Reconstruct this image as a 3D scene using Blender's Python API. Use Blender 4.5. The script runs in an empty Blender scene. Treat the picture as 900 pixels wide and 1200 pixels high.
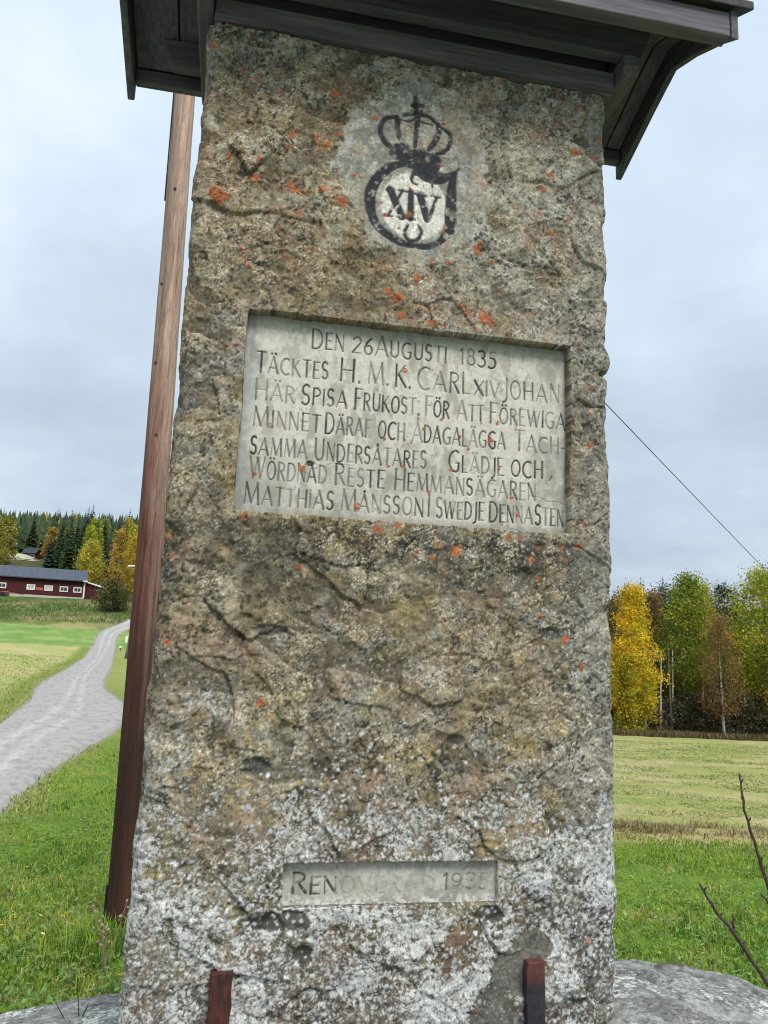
import bpy, math, random
import numpy as np
C = bpy.context.scene.collection
SC = bpy.context.scene
R = math.radians

# ---------------------------------------------------------------- camera, sky, sun, exposure
from mathutils import Matrix, Vector
cam_d = bpy.data.cameras.new('camera'); cam = bpy.data.objects.new('camera', cam_d); C.objects.link(cam)
cam_d.sensor_fit = 'HORIZONTAL'; cam_d.sensor_width = 36; cam_d.lens = 36.0
cam_d.clip_start = .05; cam_d.clip_end = 4000
M3 = Matrix(((0.99922849, 0.03927367, 0.0), (-0.00711061, 0.18091316, 0.98347337), (0.03862461, -0.98271461, 0.18105285)))
# columns: right, down, forward -> Blender camera axes are right, up, back
cm = Matrix(((M3[0][0], -M3[0][1], -M3[0][2]), (M3[1][0], -M3[1][1], -M3[1][2]), (M3[2][0], -M3[2][1], -M3[2][2])))
cam.matrix_world = Matrix.Translation((0, 0, 1.9)) @ cm.to_4x4()
SC.camera = cam
SC.render.resolution_x = 768; SC.render.resolution_y = 1024
SC.view_settings.view_transform = 'Standard'; SC.view_settings.look = 'None'
SC.view_settings.exposure = EXPOSURE = 0.6; SC.view_settings.gamma = 1; SC.cycles.filter_width = 1.1

SUN_EL, SUN_AZ = R(54), R(154)          # azimuth clockwise from +Y; behind the camera, to the right
w = bpy.data.worlds.new('World'); SC.world = w; w.use_nodes = True
nt = w.node_tree; N = nt.nodes; L = nt.links; N.clear()
out = N.new('ShaderNodeOutputWorld'); bg = N.new('ShaderNodeBackground')
sky = N.new('ShaderNodeTexSky'); sky.sky_type = 'NISHITA'; sky.sun_disc = False
sky.sun_elevation = SUN_EL; sky.sun_rotation = SUN_AZ
tc = N.new('ShaderNodeTexCoord')
sep = N.new('ShaderNodeSeparateXYZ'); L.new(tc.outputs['Generated'], sep.inputs[0])
zc = N.new('ShaderNodeMath'); zc.operation = 'MAXIMUM'; zc.inputs[1].default_value = 0.0; L.new(sep.outputs['Z'], zc.inputs[0])
za = N.new('ShaderNodeMath'); za.operation = 'ADD'; za.inputs[1].default_value = 0.28; L.new(zc.outputs[0], za.inputs[0])
dv = N.new('ShaderNodeVectorMath'); dv.operation = 'DIVIDE'; L.new(tc.outputs['Generated'], dv.inputs[0])
cb = N.new('ShaderNodeCombineXYZ')
for k in range(3): L.new(za.outputs[0], cb.inputs[k])
L.new(cb.outputs[0], dv.inputs[1])
def wnoise(scale, det, rough, off):
    mp = N.new('ShaderNodeMapping'); mp.inputs['Location'].default_value = off; mp.inputs['Scale'].default_value = (1, 1, .6)
    L.new(dv.outputs[0], mp.inputs[0])
    n = N.new('ShaderNodeTexNoise'); n.inputs['Scale'].default_value = scale; n.inputs['Detail'].default_value = det
    n.inputs['Roughness'].default_value = rough; L.new(mp.outputs[0], n.inputs['Vector']); return n
n1 = wnoise(1.3, 5, .5, (3.1, 1.7, .3)); n2 = wnoise(3.2, 6, .55, (7.7, 2.2, 1.3))
ma = N.new('ShaderNodeMath'); ma.operation = 'MULTIPLY_ADD'; ma.inputs[1].default_value = .45
L.new(n2.outputs['Fac'], ma.inputs[0]); L.new(n1.outputs['Fac'], ma.inputs[2])
rp = N.new('ShaderNodeValToRGB'); L.new(ma.outputs[0], rp.inputs[0])
e = rp.color_ramp.elements
e[0].position = .44; e[0].color = (.36, .44, .535, 1)
e[1].position = .98; e[1].color = (.68, .75, .825, 1)
m_ = rp.color_ramp.elements.new(.72); m_.color = (.50, .59, .685, 1)
# an overcast dome is a little brighter overhead than near the horizon
gr = N.new('ShaderNodeMath'); gr.operation = 'MULTIPLY_ADD'; gr.inputs[1].default_value = .50; gr.inputs[2].default_value = .70
L.new(zc.outputs[0], gr.inputs[0])
sc = N.new('ShaderNodeVectorMath'); sc.operation = 'SCALE'; L.new(rp.outputs['Color'], sc.inputs[0]); L.new(gr.outputs[0], sc.inputs['Scale'])
sk = N.new('ShaderNodeVectorMath'); sk.operation = 'SCALE'; L.new(sky.outputs['Color'], sk.inputs[0]); sk.inputs['Scale'].default_value = .10
mx = N.new('ShaderNodeMix'); mx.data_type = 'RGBA'; mx.inputs['Factor'].default_value = .93
L.new(sk.outputs[0], mx.inputs['A']); L.new(sc.outputs[0], mx.inputs['B'])
L.new(mx.outputs['Result'], bg.inputs['Color']); bg.inputs['Strength'].default_value = 1.0
L.new(bg.outputs[0], out.inputs[0])
sd = bpy.data.lights.new('sun', 'SUN'); so = bpy.data.objects.new('sun', sd); C.objects.link(so)
sd.energy = 2.6; sd.angle = R(22); sd.color = (1, .96, .90)
sdir = Vector((math.sin(SUN_AZ) * math.cos(SUN_EL), math.cos(SUN_AZ) * math.cos(SUN_EL), math.sin(SUN_EL)))
so.rotation_euler = sdir.to_track_quat('Z', 'Y').to_euler()

# ---------------------------------------------------------------- noise and mesh helpers
def _h(ix, iy, seed):
    h = (ix.astype(np.int64) * 374761393 + iy.astype(np.int64) * 668265263 + seed * 1274126177) & 0xffffffff
    h = ((h ^ (h >> 13)) * 1274126177) & 0xffffffff
    h = (h ^ (h >> 16)) & 0xffffff
    return h / float(0xffffff)
def vn(x, y, s, seed=0):
    """2-D value noise, 0..1, feature size s"""
    x = x / s; y = y / s; ix = np.floor(x); iy = np.floor(y); fx = x - ix; fy = y - iy
    fx = fx * fx * fx * (fx * (fx * 6 - 15) + 10); fy = fy * fy * fy * (fy * (fy * 6 - 15) + 10)
    a = _h(ix, iy, seed); b = _h(ix + 1, iy, seed); c = _h(ix, iy + 1, seed); d = _h(ix + 1, iy + 1, seed)
    return (a * (1 - fx) + b * fx) * (1 - fy) + (c * (1 - fx) + d * fx) * fy
def fbm(x, y, s, o=4, seed=0, g=.55, lac=1.93):
    t = 0; a = 1; n = 0
    for k in range(o):
        c, d = math.cos(.7 * k + .3), math.sin(.7 * k + .3)
        t = t + a * vn(x * c - y * d + 3.3 * s * k, x * d + y * c, s / lac ** k, seed + 17 * k); n += a; a *= g
    return t / n
def sm(a, b, x):
    t = np.clip((x - a) / (b - a), 0, 1); return t * t * (3 - 2 * t)
def cells(x, y, s, seed=0):
    """nearest jittered cell point: distance (in units of s), id hash a, id hash b, offset"""
    x = x / s; y = y / s; ix = np.floor(x); iy = np.floor(y)
    best = np.full(x.shape, 9.); sec = np.full(x.shape, 9.); ia = np.zeros(x.shape); ib = np.zeros(x.shape); dx = np.zeros(x.shape); dy = np.zeros(x.shape)
    for i in (-1, 0, 1):
        for j in (-1, 0, 1):
            cx = ix + i; cy = iy + j
            px = cx + _h(cx, cy, seed + 1) - x; py = cy + _h(cx, cy, seed + 2) - y
            d = np.sqrt(px * px + py * py); m = d < best
            sec = np.where(m, best, np.minimum(sec, d)); best = np.where(m, d, best)
            ia = np.where(m, _h(cx, cy, seed + 3), ia); ib = np.where(m, _h(cx, cy, seed + 4), ib)
            dx = np.where(m, px, dx); dy = np.where(m, py, dy)
    return best, sec, ia, ib, dx, dy
def mixc(c, col, f):
    return c * (1 - f[..., None]) + np.array(col, float) * f[..., None]

def mesh_np(name, V, F, col=None, smooth=False):
    """V (n,3), F (m,k) -> mesh; col: per-vertex linear colour"""
    me = bpy.data.meshes.new(name); V = np.asarray(V, np.float32); F = np.asarray(F, np.int32)
    me.vertices.add(len(V)); me.vertices.foreach_set('co', V.ravel())
    k = F.shape[1]; me.loops.add(F.size); me.loops.foreach_set('vertex_index', F.ravel())
    me.polygons.add(len(F)); me.polygons.foreach_set('loop_start', np.arange(0, F.size, k, dtype=np.int32))
    me.polygons.foreach_set('loop_total', np.full(len(F), k, np.int32))
    me.update(calc_edges=True)
    if col is not None:
        a = me.color_attributes.new('albedo', 'FLOAT_COLOR', 'POINT')
        cc = np.ones((len(V), 4), np.float32); cc[:, :3] = np.clip(col, 0, 1); a.data.foreach_set('color', cc.ravel())
    if smooth: me.polygons.foreach_set('use_smooth', np.ones(len(F), bool))
    return me
def add_scalar(me, name, v):
    a = me.attributes.new(name, 'FLOAT', 'POINT'); a.data.foreach_set('value', np.asarray(v, np.float32).ravel())
def link(name, me, mats, parent=None, loc=None, rz=0):
    o = bpy.data.objects.new(name, me); C.objects.link(o)
    if me is not None and not len(me.materials):
        for m in (mats if isinstance(mats, (list, tuple)) else [mats]): me.materials.append(m)
    if parent: o.parent = parent
    if loc is not None: o.location = loc
    o.rotation_euler.z = rz
    return o
def tag(o, label=None, cat=None, group=None, kind=None):
    if label: o['label'] = label
    if cat: o['category'] = cat
    if group: o['group'] = group
    if kind: o['kind'] = kind
    return o
def empty(name, loc, rz=0):
    o = bpy.data.objects.new(name, None); C.objects.link(o); o.location = loc; o.rotation_euler.z = rz; o.empty_display_size = .1; return o
def grid_faces(nr, nc, wrap=False):
    i = np.arange(nr - 1)[:, None]; j = np.arange(nc if wrap else nc - 1)[None, :]; j2 = (j + 1) % nc
    a = i * nc + j; b = i * nc + j2; c = (i + 1) * nc + j2; d = (i + 1) * nc + j
    return np.stack([a, b, c, d], -1).reshape(-1, 4)
def pymesh(name, V, F, smooth=False):
    me = bpy.data.meshes.new(name); me.from_pydata([tuple(v) for v in V], [], [tuple(f) for f in F]); me.update()
    if smooth: me.polygons.foreach_set('use_smooth', [True] * len(me.polygons))
    return me
class MB:
    def __init__(s): s.V = []; s.F = []
    def add(s, V, F):
        n = len(s.V); s.V += [tuple(v) for v in V]; s.F += [tuple(i + n for i in f) for f in F]; return s
    def box(s, x0, x1, y0, y1, z0, z1):
        return s.hexa([(x0, y0, z0), (x1, y0, z0), (x1, y1, z0), (x0, y1, z0), (x0, y0, z1), (x1, y0, z1), (x1, y1, z1), (x0, y1, z1)])
    def hexa(s, v): return s.add(v, [(0, 3, 2, 1), (4, 5, 6, 7), (0, 1, 5, 4), (1, 2, 6, 5), (2, 3, 7, 6), (3, 0, 4, 7)])
    def prism(s, prof, x0, x1):
        """prof: (y,z) polygon extruded along x"""
        n = len(prof); V = [(x0, y, z) for y, z in prof] + [(x1, y, z) for y, z in prof]
        F = [tuple(range(n)), tuple(range(2 * n - 1, n - 1, -1))] + [(i, i + n, (i + 1) % n + n, (i + 1) % n) for i in range(n)]
        return s.add(V, F)
    def tube(s, pts, rad, n=6):
        pts = [Vector(p) for p in pts]; rad = rad if isinstance(rad, (list, tuple)) else [rad] * len(pts); V = []; F = []
        for i, p in enumerate(pts):
            d = (pts[min(i + 1, len(pts) - 1)] - pts[max(i - 1, 0)]).normalized()
            a = d.orthogonal().normalized() if i == 0 else (a - d * a.dot(d)).normalized()
            b = d.cross(a)
            for k in range(n):
                t = 2 * math.pi * k / n; V.append(p + (a * math.cos(t) + b * math.sin(t)) * rad[i])
        for i in range(len(pts) - 1):
            for k in range(n): F.append((i * n + k, i * n + (k + 1) % n, (i + 1) * n + (k + 1) % n, (i + 1) * n + k))
        F.append(tuple(range(n - 1, -1, -1))); F.append(tuple(range((len(pts) - 1) * n, len(pts) * n)))
        return s.add(V, F)
    def build(s, name, mat, parent=None, loc=None, rz=0, bevel=0, smooth=False):
        o = link(name, pymesh(name, s.V, s.F, smooth), mat, parent, loc, rz)
        if bevel:
            b = o.modifiers.new('bevel', 'BEVEL'); b.width = bevel; b.segments = 2; b.limit_method = 'ANGLE'; b.angle_limit = R(35)
        return o

# ---------------------------------------------------------------- materials
def mat(name, rough=.85, spec=.25):
    m = bpy.data.materials.new(name); m.use_nodes = True; b = m.node_tree.nodes['Principled BSDF']
    b.inputs['Roughness'].default_value = rough; b.inputs['Specular IOR Level'].default_value = spec
    return m, m.node_tree.nodes, m.node_tree.links, b
def nz(N, L, scale, det=5, rough=.6, stretch=None, coord='Object'):
    t = N.new('ShaderNodeTexCoord'); n = N.new('ShaderNodeTexNoise')
    n.inputs['Scale'].default_value = scale; n.inputs['Detail'].default_value = det; n.inputs['Roughness'].default_value = rough
    if stretch:
        mp = N.new('ShaderNodeMapping'); mp.inputs['Scale'].default_value = stretch
        L.new(t.outputs[coord], mp.inputs[0]); L.new(mp.outputs[0], n.inputs['Vector'])
    else: L.new(t.outputs[coord], n.inputs['Vector'])
    return n
def ramp(N, L, src, stops):
    r = N.new('ShaderNodeValToRGB'); L.new(src, r.inputs[0]); el = r.color_ramp.elements
    el[0].position, el[0].color = stops[0][0], (*stops[0][1], 1); el[1].position, el[1].color = stops[-1][0], (*stops[-1][1], 1)
    for p, c in stops[1:-1]: x = el.new(p); x.color = (*c, 1)
    return r
def bump(N, L, b, src, strength, dist):
    u = N.new('ShaderNodeBump'); u.inputs['Strength'].default_value = strength; u.inputs['Distance'].default_value = dist
    L.new(src, u.inputs['Height']); L.new(u.outputs[0], b.inputs['Normal']); return u
def mul(N, L, a, bsock, fac=1.0, typ='MULTIPLY'):
    m = N.new('ShaderNodeMix'); m.data_type = 'RGBA'; m.blend_type = typ; m.inputs['Factor'].default_value = fac
    L.new(a, m.inputs['A']); L.new(bsock, m.inputs['B']); return m.outputs['Result']
def vcol_mat(name, s1, lo, hi, rough=.9, bs=.3, bd=.002, s2=None, spec=.2, det=5):
    """painted albedo x fine procedural mottling, with fine relief"""
    m, N, L, b = mat(name, rough, spec); a = N.new('ShaderNodeAttribute'); a.attribute_name = 'albedo'
    n = nz(N, L, s1, det, .65); r = ramp(N, L, n.outputs['Fac'], [(.25, (lo,) * 3), (.75, (hi,) * 3)])
    L.new(mul(N, L, a.outputs['Color'], r.outputs['Color']), b.inputs['Base Color'])
    n2 = nz(N, L, s2 or s1 * .6, 6, .65); bump(N, L, b, n2.outputs['Fac'], bs, bd); return m
def crust_mat(name, s_grain, s_crust, white, rough=.92, bs=.55, bd=.0022, dark=.38, lo=.80, hi=1.28):
    """painted albedo, sharp mineral grain, and crisp white crust wherever the attribute 'crust' asks for it"""
    m, N, L, b = mat(name, rough, .2); a = N.new('ShaderNodeAttribute'); a.attribute_name = 'albedo'
    n = nz(N, L, s_grain, 8, .75); r = ramp(N, L, n.outputs['Fac'], [(.32, (dark,) * 3), (.44, (lo,) * 3), (.52, (1.0,) * 3), (.66, (hi,) * 3)])
    base = mul(N, L, a.outputs['Color'], r.outputs['Color'])
    tcv = N.new('ShaderNodeTexCoord'); nd_ = nz(N, L, s_grain * 1.3, 3, .6); dm = N.new('ShaderNodeVectorMath'); dm.operation = 'MULTIPLY_ADD'; L.new(nd_.outputs['Color'], dm.inputs[0]); dm.inputs[1].default_value = (.010, .010, .010); L.new(tcv.outputs['Object'], dm.inputs[2])
    vo = N.new('ShaderNodeTexVoronoi'); vo.inputs['Scale'].default_value = s_grain * 2.4; L.new(dm.outputs[0], vo.inputs['Vector']); vs = N.new('ShaderNodeSeparateColor'); L.new(vo.outputs['Color'], vs.inputs[0])
    vr = ramp(N, L, vs.outputs[0], [(.06, (.55,) * 3), (.14, (.90,) * 3), (.80, (1.04,) * 3), (.94, (1.45, 1.44, 1.38))]); base = mul(N, L, base, vr.outputs['Color'])
    pn = nz(N, L, 6.5, 5, .6); pr_ = N.new('ShaderNodeMapRange'); pr_.inputs['From Min'].default_value = .40; pr_.inputs['From Max'].default_value = .60; pr_.inputs['To Min'].default_value = .35; pr_.inputs['To Max'].default_value = 1.0; L.new(pn.outputs['Fac'], pr_.inputs['Value'])
    gx = N.new('ShaderNodeMix'); gx.data_type = 'RGBA'; L.new(pr_.outputs['Result'], gx.inputs['Factor']); L.new(a.outputs['Color'], gx.inputs['A']); L.new(base, gx.inputs['B']); base = gx.outputs['Result']
    k = N.new('ShaderNodeAttribute'); k.attribute_name = 'crust'
    n2 = nz(N, L, s_crust, 9, .78); n3 = nz(N, L, s_crust * 2.6, 4, .6)
    sm_ = N.new('ShaderNodeMath'); sm_.operation = 'MULTIPLY_ADD'; sm_.inputs[1].default_value = .215; L.new(k.outputs['Fac'], sm_.inputs[0]); L.new(n2.outputs['Fac'], sm_.inputs[2])
    th = N.new('ShaderNodeMapRange'); th.inputs['From Min'].default_value = .645; th.inputs['From Max'].default_value = .715; L.new(sm_.outputs[0], th.inputs['Value'])
    wr = ramp(N, L, n3.outputs['Fac'], [(.3, tuple(c * .45 for c in white)), (.48, tuple(c * .85 for c in white)), (.7, tuple(min(.9, c * 1.2) for c in white))])
    mx = N.new('ShaderNodeMix'); mx.data_type = 'RGBA'; L.new(th.outputs['Result'], mx.inputs['Factor']); L.new(base, mx.inputs['A']); L.new(wr.outputs['Color'], mx.inputs['B'])
    L.new(mx.outputs['Result'], b.inputs['Base Color'])
    hs = N.new('ShaderNodeMath'); hs.operation = 'MULTIPLY_ADD'; hs.inputs[1].default_value = .8; L.new(th.outputs['Result'], hs.inputs[0]); L.new(n.outputs['Fac'], hs.inputs[2])
    bump(N, L, b, hs.outputs[0], bs, bd); return m
def noise_mat(name, stops, scale, det=6, stretch=None, rough=.85, bs=.4, bd=.003, spec=.25, nrough=.6):
    m, N, L, b = mat(name, rough, spec); n = nz(N, L, scale, det, nrough, stretch); r = ramp(N, L, n.outputs['Fac'], stops)
    L.new(r.outputs['Color'], b.inputs['Base Color'])
    if bs: bump(N, L, b, n.outputs['Fac'], bs, bd)
    return m
def plain(name, col, rough=.6, spec=.3, metal=0):
    m, N, L, b = mat(name, rough, spec); b.inputs['Metallic'].default_value = metal
    n = nz(N, L, 3, 4); r = ramp(N, L, n.outputs['Fac'], [(.3, tuple(c * .8 for c in col)), (.7, tuple(min(1, c * 1.15) for c in col))])
    L.new(r.outputs['Color'], b.inputs['Base Color']); return m

# ---------------------------------------------------------------- terrain
LD = [-60, 0, 34, 60, 72, 90, 110, 125, 150, 170, 220, 330, 450, 700, 1200]; LZ = [0, 0, 0, .76, 1.6, 3.9, 7.9, 8.1, 13, 18.3, 24.5, 45, 56, 60, 60]
RD = [-60, 0, 5, 12, 40, 80, 88, 105, 150, 220, 330, 450, 700, 1200]; RZ = [0, 0, -.2, -.67, -2.53, -5.2, -5.3, -4.6, 0, 7, 16, 22, 30, 30]
def H(x, y):
    x = np.asarray(x, float); y = np.asarray(y, float)
    l = np.interp(y, LD, LZ); r = np.interp(y, RD, RZ)
    t = np.clip((x / np.maximum(y, 4) + .2) / .45, 0, 1); t = t * t * (3 - 2 * t)
    return l * (1 - t) + r * t
ROAD = [((-9, -26), (6.5, -26)), ((-8, -16), (6, -16)), ((-7, -8), (5.5, -8)), ((-6.2, -3.6), (4.6, -3.4)), ((-5.8, -1), (2.6, -.9)), ((-5.3, 1.2), (-2.2, .2)), ((-4.75, 3.6), (-3.1, 2.6)), ((-4.6, 6.0), (-3.6, 4.9)), ((-4.96, 8.52), (-3.87, 6.75)), ((-6.68, 12.62), (-4.13, 9.03)), ((-8.69, 18.43), (-4.9, 12.6)),  # first rows: unseen gravel forecourt round the camera, added for neutral bounce light
        ((-11.4, 26.0), (-5.97, 18.74)), ((-14.68, 34.2), (-7.86, 24.91)), ((-17.65, 44.24), (-12.14, 35.09)), ((-22.0, 58.5), (-16.6, 49.0)),
        ((-24.56, 66.35), (-19.6, 58.0)), ((-26.6, 73.0), (-23.2, 69.0)), ((-28.7, 79.4), (-25.6, 76.2)), ((-30.2, 86.0), (-27.4, 83.0)), ((-30.4, 94.0), (-27.9, 93.0)), ((-28.5, 104.0), (-25.8, 104.0)), ((-27, 118.0), (-24, 118.0))]
# ---- measured layout of the carving: (word, x0, x1, baseline), lichen spots, medallion outline, monogram strokes (x, z, width)
WORDS=[
("DEN",-0.1810,-0.1052,2.5886,2.5912),
("26",-0.0859,-0.0381,2.5871,2.5863),
("AUGUSTI",-0.0299,0.1425,2.5852,2.5900),
("1835",0.1765,0.2668,2.5874,2.5867),
("TÄCKTES",-0.3036,-0.1395,2.5228,2.5183),
("H.",-0.1116,-0.0636,2.5172,2.5183),
("M.",-0.0453,0.0034,2.5161,2.5171),
("K.",0.0198,0.0568,2.5168,2.5166),
("CARL",0.0734,0.2035,2.5162,2.5172),
("xiv",0.2141,0.2763,2.5162,2.5163),
("JOHAN",0.2849,0.4307,2.5150,2.5171),
("HÄR",-0.3026,-0.2134,2.4509,2.4531),
("SPISA",-0.1967,-0.0926,2.4507,2.4532),
("FRUKOST.",-0.0746,0.0794,2.4509,2.4539),
("FÖR",0.0940,0.1522,2.4511,2.4506),
("ATT",0.1721,0.2387,2.4505,2.4485),
("FÖREWIGA",0.2536,0.4449,2.4479,2.4513),
("MINNET",-0.3022,-0.1505,2.3900,2.3905),
("DÄRAF",-0.1396,-0.0339,2.3885,2.3893),
("och",-0.0158,0.0468,2.3869,2.3887),
("ÅDAGALÄGGA",0.0651,0.2927,2.3903,2.3870),
("TACH-",0.3163,0.4468,2.3862,2.3893),
("samma",-0.3035,-0.1781,2.3267,2.3280),
("UNDERSÅTARES",-0.1596,0.0998,2.3256,2.3238),
("GLÄDJE",0.1552,0.2892,2.3244,2.3233),
("och",0.3083,0.3877,2.3249,2.3231),
("WÖRDNAD",-0.3014,-0.1305,2.2704,2.2707),
("RESTE",-0.1110,0.0029,2.2683,2.2695),
("HEMMANSÄGAREN",0.0268,0.3706,2.2700,2.2719),
("MATTHIAS",-0.3102,-0.1122,2.2101,2.2153),
("MÅNSSON",-0.0948,0.0970,2.2146,2.2129),
("I",0.1051,0.1132,2.2115,2.2121),
("SWEDJE",0.1273,0.2424,2.2131,2.2113),
("DENNA",0.2548,0.3614,2.2122,2.2096),
("STEN",0.3686,0.4410,2.2101,2.2100),
]
LICH=[ (-0.405,3.040,0.0104),(-0.337,3.038,0.0104),(-0.340,2.989,0.0167),(-0.421,2.925,0.0229),(-0.408,2.920,0.0167),(-0.259,3.118,0.0125),(-0.267,3.082,0.0083),(-0.251,2.972,0.0167),(-0.232,2.962,0.0083),(-0.180,2.984,0.0125),(-0.180,3.102,0.0146),(-0.149,3.140,0.0083),(-0.163,3.246,0.0146),(-0.133,2.956,0.0187),(-0.338,2.765,0.0083),(-0.358,2.801,0.0063),(-0.204,3.121,0.0083),(-0.062,3.196,0.0083),(0.112,3.212,0.0063),(-0.106,3.033,0.0083),(0.032,3.021,0.0052),(-0.027,2.941,0.0071),(0.032,2.950,0.0094),(0.009,2.911,0.0042),(-0.036,2.971,0.0042),(0.094,2.829,0.0083),(0.132,2.841,0.0094),(0.055,2.790,0.0125),(0.209,2.884,0.0146),(-0.017,2.800,0.0063),(-0.032,2.815,0.0063),(0.110,3.097,0.0063),(0.011,2.729,0.0167),(0.023,2.683,0.0125),(0.096,2.679,0.0146),(0.127,2.679,0.0083),(0.223,2.709,0.0187),(0.186,2.713,0.0104),(0.245,2.694,0.0104),(-0.011,2.748,0.0104),(0.465,3.193,0.0146),(0.522,3.190,0.0104),(0.396,3.115,0.0125),(0.378,3.078,0.0104),(0.371,3.011,0.0083),(0.401,2.961,0.0083),(0.507,2.895,0.0083),(0.380,3.219,0.0104),(0.213,2.900,0.0104),(0.251,2.858,0.0104),(0.225,2.729,0.0083),(-0.014,2.171,0.0146),(0.034,2.184,0.0104),(0.460,2.461,0.0063),(0.501,2.416,0.0104),(0.500,2.497,0.0063),(0.484,2.220,0.0083),(0.295,2.178,0.0104),(0.129,2.146,0.0104),(0.078,2.121,0.0083),(0.114,2.116,0.0083),(0.171,2.137,0.0146),(0.352,2.126,0.0104),(0.428,2.159,0.0083),(0.462,2.165,0.0104),(0.369,2.082,0.0083),(0.485,2.078,0.0063),(0.437,1.948,0.0125),(0.474,1.888,0.0104),(0.182,1.938,0.0073),(0.147,1.980,0.0063),(0.369,1.998,0.0063),(-0.245,1.788,0.0104),(-0.182,2.077,0.0083),(-0.464,2.129,0.0104),(-0.455,2.088,0.0063),(-0.448,1.907,0.0083),(-0.091,1.803,0.0052),(0.485,1.308,0.0083),(-0.454,3.094,0.0063),(-0.340,3.018,0.0063),(-0.274,2.929,0.0063),(0.084,2.706,0.0083),(0.169,2.728,0.0063),(-0.312,2.182,0.0083) ]
PLICH=[ (-0.259,2.396,0.0082),(-0.093,2.455,0.0051),(-0.289,2.281,0.0071),(-0.278,2.278,0.0061),(-0.186,2.302,0.0122),(-0.058,2.223,0.0133),(0.011,2.324,0.0051),(0.047,2.325,0.0082),(-0.002,2.388,0.0051),(0.043,2.559,0.0082),(0.109,2.569,0.0051),(0.091,2.420,0.0061),(0.063,2.384,0.0041),(0.094,2.449,0.0041),(0.136,2.449,0.0061),(0.231,2.450,0.0061),(0.273,2.454,0.0071),(0.256,2.408,0.0102),(0.180,2.411,0.0071),(0.202,2.384,0.0061),(0.278,2.341,0.0061),(0.159,2.327,0.0061),(0.109,2.272,0.0082),(0.309,2.271,0.0082),(0.324,2.233,0.0082),(0.286,2.208,0.0051) ]
MED=[ (0.043,3.354),(-0.084,3.261),(-0.154,3.153),(-0.170,3.058),(-0.112,2.932),(-0.067,2.861),(0.040,2.799),(0.145,2.836),(0.230,2.940),(0.250,3.107),(0.214,3.221),(0.156,3.320) ]
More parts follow.
